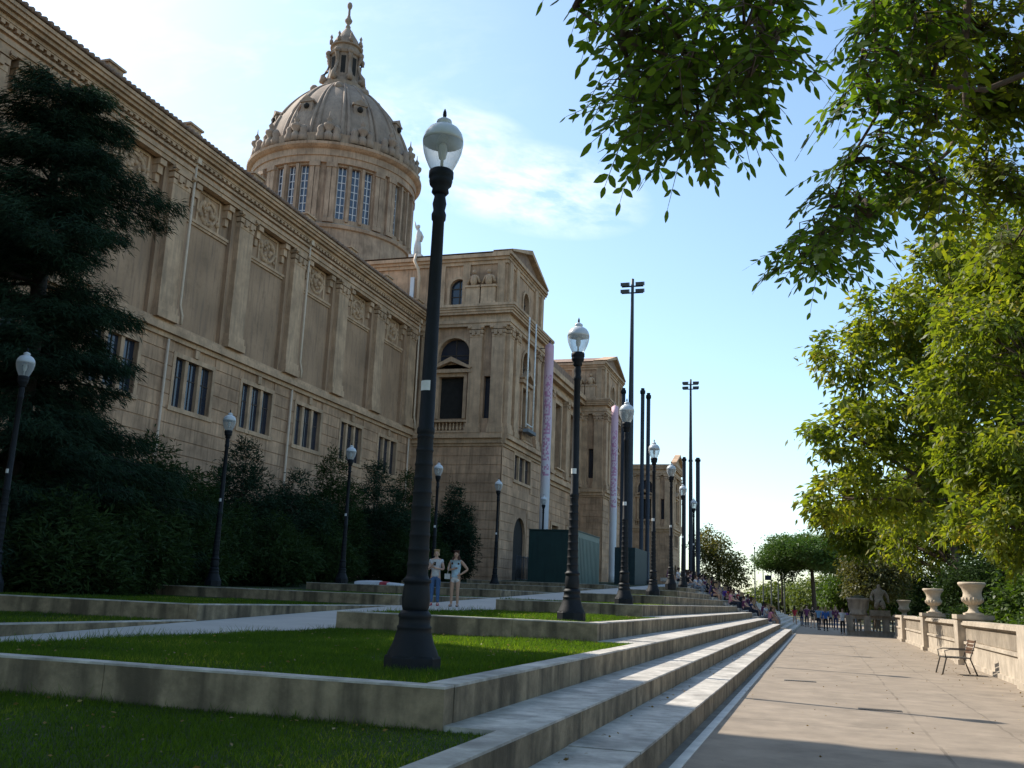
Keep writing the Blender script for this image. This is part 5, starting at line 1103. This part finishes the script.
for i, (px, y, h) in enumerate(((120, 27, 3.6), (60, 23.5, 3.0), (180, 34, 3.4), (270, 41, 3.2), (320, 47, 3.2), (395, 56, 3.2), (425, 62, 3.0))):
    p = at_y(px, 570, y); cone_bush(float(p[0]), y, h, 2.4, ['low dark shrub under the cedar branches', 'low dark shrub at the left end of the row', 'low dark shrub behind the second left lamp base', 'low dark shrub between the second and third left lamp bases', 'low dark shrub left of the third left lamp base', 'low dark shrub above the white and red boards', 'low dark shrub behind the blonde woman'][i], 100 + i, LF_D)

# ---- near tree overhead at the right, pinnate leaves
def near_tree():
    rng = np.random.default_rng(21); r = random.Random(21)
    t = thing('overhanging_tree', (6.8, 2.5, -.2), 'near tree on the right whose leafy boughs hang across the top of the picture', 'tree'); b = MB(); B = Vector((6.8, 2.5, -.2))
    b.tube([B, B + Vector((-.1, .1, 2)), B + Vector((-.5, .5, 4.2)), B + Vector((-.8, 1.2, 6.2))], [.3, .24, .2, .15], 12)
    fork = B + Vector((-.5, .5, 4.2)); fork2 = B + Vector((-.8, 1.2, 6.2))
    A = lambda px, py, d: Vector([float(q) for q in at_d(px, py, d)])
    # limbs as world polylines
    limbs = [[fork2, A(900, -160, 6.6), A(840, -60, 5.6), A(790, 10, 5.2), A(772, 50, 5.0), A(740, 70, 5.0), A(690, 62, 5.0), A(620, 40, 5.1), A(575, 8, 5.2)],
             [fork, A(1060, 60, 6.8), A(985, 90, 6.6), A(930, 85, 6.4), A(880, 110, 6.2), A(850, 160, 6.1), A(820, 235, 6.0)], [A(1000, -60, 7.2), A(968, 0, 7.0), A(964, 60, 6.9), A(966, 110, 6.8), A(950, 150, 6.6), A(905, 190, 6.4), A(870, 215, 6.3)],
             [fork, A(1080, 160, 7.6), A(1030, 130, 7.6), A(990, 110, 7.8), A(960, 90, 8.0)], [fork2, A(1060, -60, 8), A(1010, 20, 8), A(960, 30, 7.8), A(900, 30, 7.4), A(850, 20, 7.2)]]
    for i, L in enumerate(limbs): b.tube(L, [.022 - .017 * k / (len(L) - 1) for k in range(len(L))] if i != 2 else [.03 - .024 * k / (len(L) - 1) for k in range(len(L))], 7)
    # (px, py, radius px, distance, count, lit-side droop)
    pa = [(622, 14), (640, 48), (632, 90), (648, 84), (642, 122), (676, 108), (690, 66), (664, 36), (700, 128), (660, 132), (726, 98), (720, 56), (750, 76), (768, 52), (745, 28), (706, 12), (655, 4), (604, -8), (686, 134), (630, 10), (735, -10), (770, 8)]
    pb = [(852, 104), (886, 118), (920, 128), (866, 154), (902, 170), (838, 168), (846, 206), (880, 210), (816, 212), (836, 240), (802, 250), (788, 268), (812, 268), (850, 44), (858, 26), (845, 70), (905, 90), (930, 60), (910, 40), (925, 190), (872, 180), (896, 8), (800, 232), (885, 60)]
    lobes = [(x, y, 27, 5.0 + .35 * math.sin(x * .37 + y * .21), 10) for x, y in pa] + [(x + 16, y - 4, 24, 6.2 + .4 * math.sin(x * .31 + y * .17), 10) for x, y in pb] + [
             (980, 30, 60, 7.4, 44), (1000, 100, 60, 7.5, 46), (950, 90, 50, 7.6, 36), (985, 170, 50, 7.8, 32), (1020, 200, 50, 8, 32), (940, 10, 50, 7.4, 30), (905, 8, 34, 7.2, 20), (1040, 60, 60, 7.6, 40), (1010, 250, 40, 8.4, 22), (960, 225, 26, 8, 10)]
    lobes += [(x, y, 62, d_, 24) for x, y, d_ in ((1090, 40, 7.4), (1100, 150, 7.6), (1060, -70, 7.2), (1150, 80, 7.4), (980, -80, 7.0), (900, -70, 6.6), (830, -70, 5.8), (760, -70, 5.3), (690, -75, 5.1), (620, -70, 5.1), (860, -170, 6.2), (960, -170, 6.8), (760, -160, 5.4), (1090, 250, 8.0), (1180, -40, 7.2), (1070, -170, 7.0), (1200, 180, 7.4))]
    V = []; VL = []
    for (px, py, R, d, n) in lobes:
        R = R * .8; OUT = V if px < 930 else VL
        c = A(px, py, d); lim = min((q for L in limbs for q in L), key=lambda q: (q - c).length)
        b.tube([lim, lim.lerp(c, .5) + Vector((0, 0, .06)), c], [.018, .012, .006], 5)
        for i in range(int(n * (1.35 if px < 930 else 1.5))):
            if i % 4 == 0:
                a = r.uniform(0, 2 * PI); q = math.sqrt(r.random()) * R; dd = d + r.uniform(-.3, .35); tip = A(px + q * math.cos(a), py + q * math.sin(a) * .9 - 8, dd); kn = c.lerp(tip, .55) + Vector((0, 0, .07)) + Vector([r.gauss(0, .03) for _ in range(3)])
                b.tube([c, kn, tip], [.007, .005, .0025], 4)
            f = r.uniform(.25, 1) if i % 4 else 1.0; o = c.lerp(kn, f * 2) if f < .5 else kn.lerp(tip, f * 2 - 1)
            az = r.uniform(0, 2 * PI); dr = Vector((math.cos(az), math.sin(az), r.uniform(-.5, .1))).normalized(); ln = r.uniform(.2, .33); npair = r.choice((4, 5, 5, 6)); grav = r.uniform(.15, .85)
            side = dr.cross(Vector((0, 0, 1))).normalized()
            prev = o
            for k in range(1, npair + 2):
                s = k / (npair + 1); p = o + dr * ln * s + Vector((0, 0, -grav * ln * s * s)); tdir = (p - prev).normalized(); prev = p
                sides = (1, -1) if k <= npair else (0,)
                for sd in sides:
                    ld = (tdir * (.45 if sd else 1) + side * sd * .9 + Vector((0, 0, -.35)) + Vector([r.gauss(0, .16) for _ in range(3)])).normalized()
                    L = r.uniform(.05, .092) * (1 if k > 1 else .8); w = L * r.uniform(.38, .48); nrm = (tdir.cross(side) + Vector([r.gauss(0, .3) for _ in range(3)])).normalized(); sw = ld.cross(nrm).normalized(); up = sw.cross(ld)
                    OUT += [p, p + ld * L * .22 + sw * w * .38, p + ld * L * .52 + sw * w * .5 - up * w * .06, p + ld * L * .82 + sw * w * .27 - up * w * .12, p + ld * L - up * w * .2, p + ld * L * .82 - sw * w * .27 - up * w * .12, p + ld * L * .52 - sw * w * .5 - up * w * .06, p + ld * L * .22 - sw * w * .38]
            b.tube([o, o + dr * ln * .5 + Vector((0, 0, -grav * ln * .25)), o + dr * ln + Vector((0, 0, -grav * ln))], [.0035, .0028, .0014], 3)
    b.build('trunk', mat('bark_near', (.1, .07, .05), var=.4, scale=14, bump=.5), t)
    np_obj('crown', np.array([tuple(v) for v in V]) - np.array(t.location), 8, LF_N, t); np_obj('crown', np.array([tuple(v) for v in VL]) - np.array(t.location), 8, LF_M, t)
    # unseen rest of the crown, spread overhead and behind to block sky light
    n = 9000; c = rng.uniform((-8, -9, 8.2), (9, 7.5, 11.5), (n, 3)); c = c[(c[:, 2] > 8.4 + .06 * (c[:, 0] - 2) ** 2 * .3)]; n = len(c)
    leaves('crown', c - np.array(t.location), unit(rng.normal(0, 1, (n, 3)) * np.array((1, 1, .35))), rng.uniform(.28, .5, n), rng.uniform(.16, .28, n), LF_N, t, rng)
    lb = MB()
    for q in ((-3, 4, 9.4), (2, 6, 9.2), (-4, -3, 9.6), (3, -6, 9.8), (7, 4, 9.6), (0, 0, 10)): lb.tube([fork2, fork2.lerp(Vector(q), .5) + Vector((0, 0, .6)), Vector(q)], [.12, .08, .03], 6)
    lb.build('limb', MATS['bark_near'], t)
near_tree()

def litter():
    rng = np.random.default_rng(9); n = 520; x = np.where(rng.random(n) < .55, 4.4 - np.abs(rng.normal(0, .7, n)), rng.uniform(-1.4, 4.4, n)); x = np.clip(x, -1.5, 4.42); y = rng.uniform(9, 56, n); C = np.stack([x, y, np.full(n, .012)], 1)
    x2 = rng.uniform(-2.2, -1.9, 160); C = np.concatenate([C, np.stack([x2, rng.uniform(5, 50, 160), np.full(160, .296)], 1)]); n = len(C); a = rng.uniform(0, 2 * PI, n); D = np.stack([np.cos(a), np.sin(a), rng.uniform(0, .25, n)], 1)
    for k, m_, (xa, xb), (ya, yb) in ((0, 130, (-8.5, -2.6), (3, 7.5)), (1, 170, (-9, -3.3), (8.2, 17.6)), (2, 120, (-9, -4.2), (18.3, 27.8))):
        C = np.concatenate([C, np.stack([rng.uniform(xa, xb, m_), rng.uniform(ya, yb, m_), np.full(m_, BZ[k] + .005)], 1)])
    n = len(C); a = rng.uniform(0, 2 * PI, n); D = np.stack([np.cos(a), np.sin(a), rng.uniform(0, .25, n)], 1)
    tag(leaves('fallen_leaves', C, D, rng.uniform(.025, .055, n), rng.uniform(.012, .03, n), leafmat('leaf_dry', (.1, .06, .02), (.25, .17, .06), (.3, .25, .08), .2), None, rng, 0), kind='stuff')
litter()
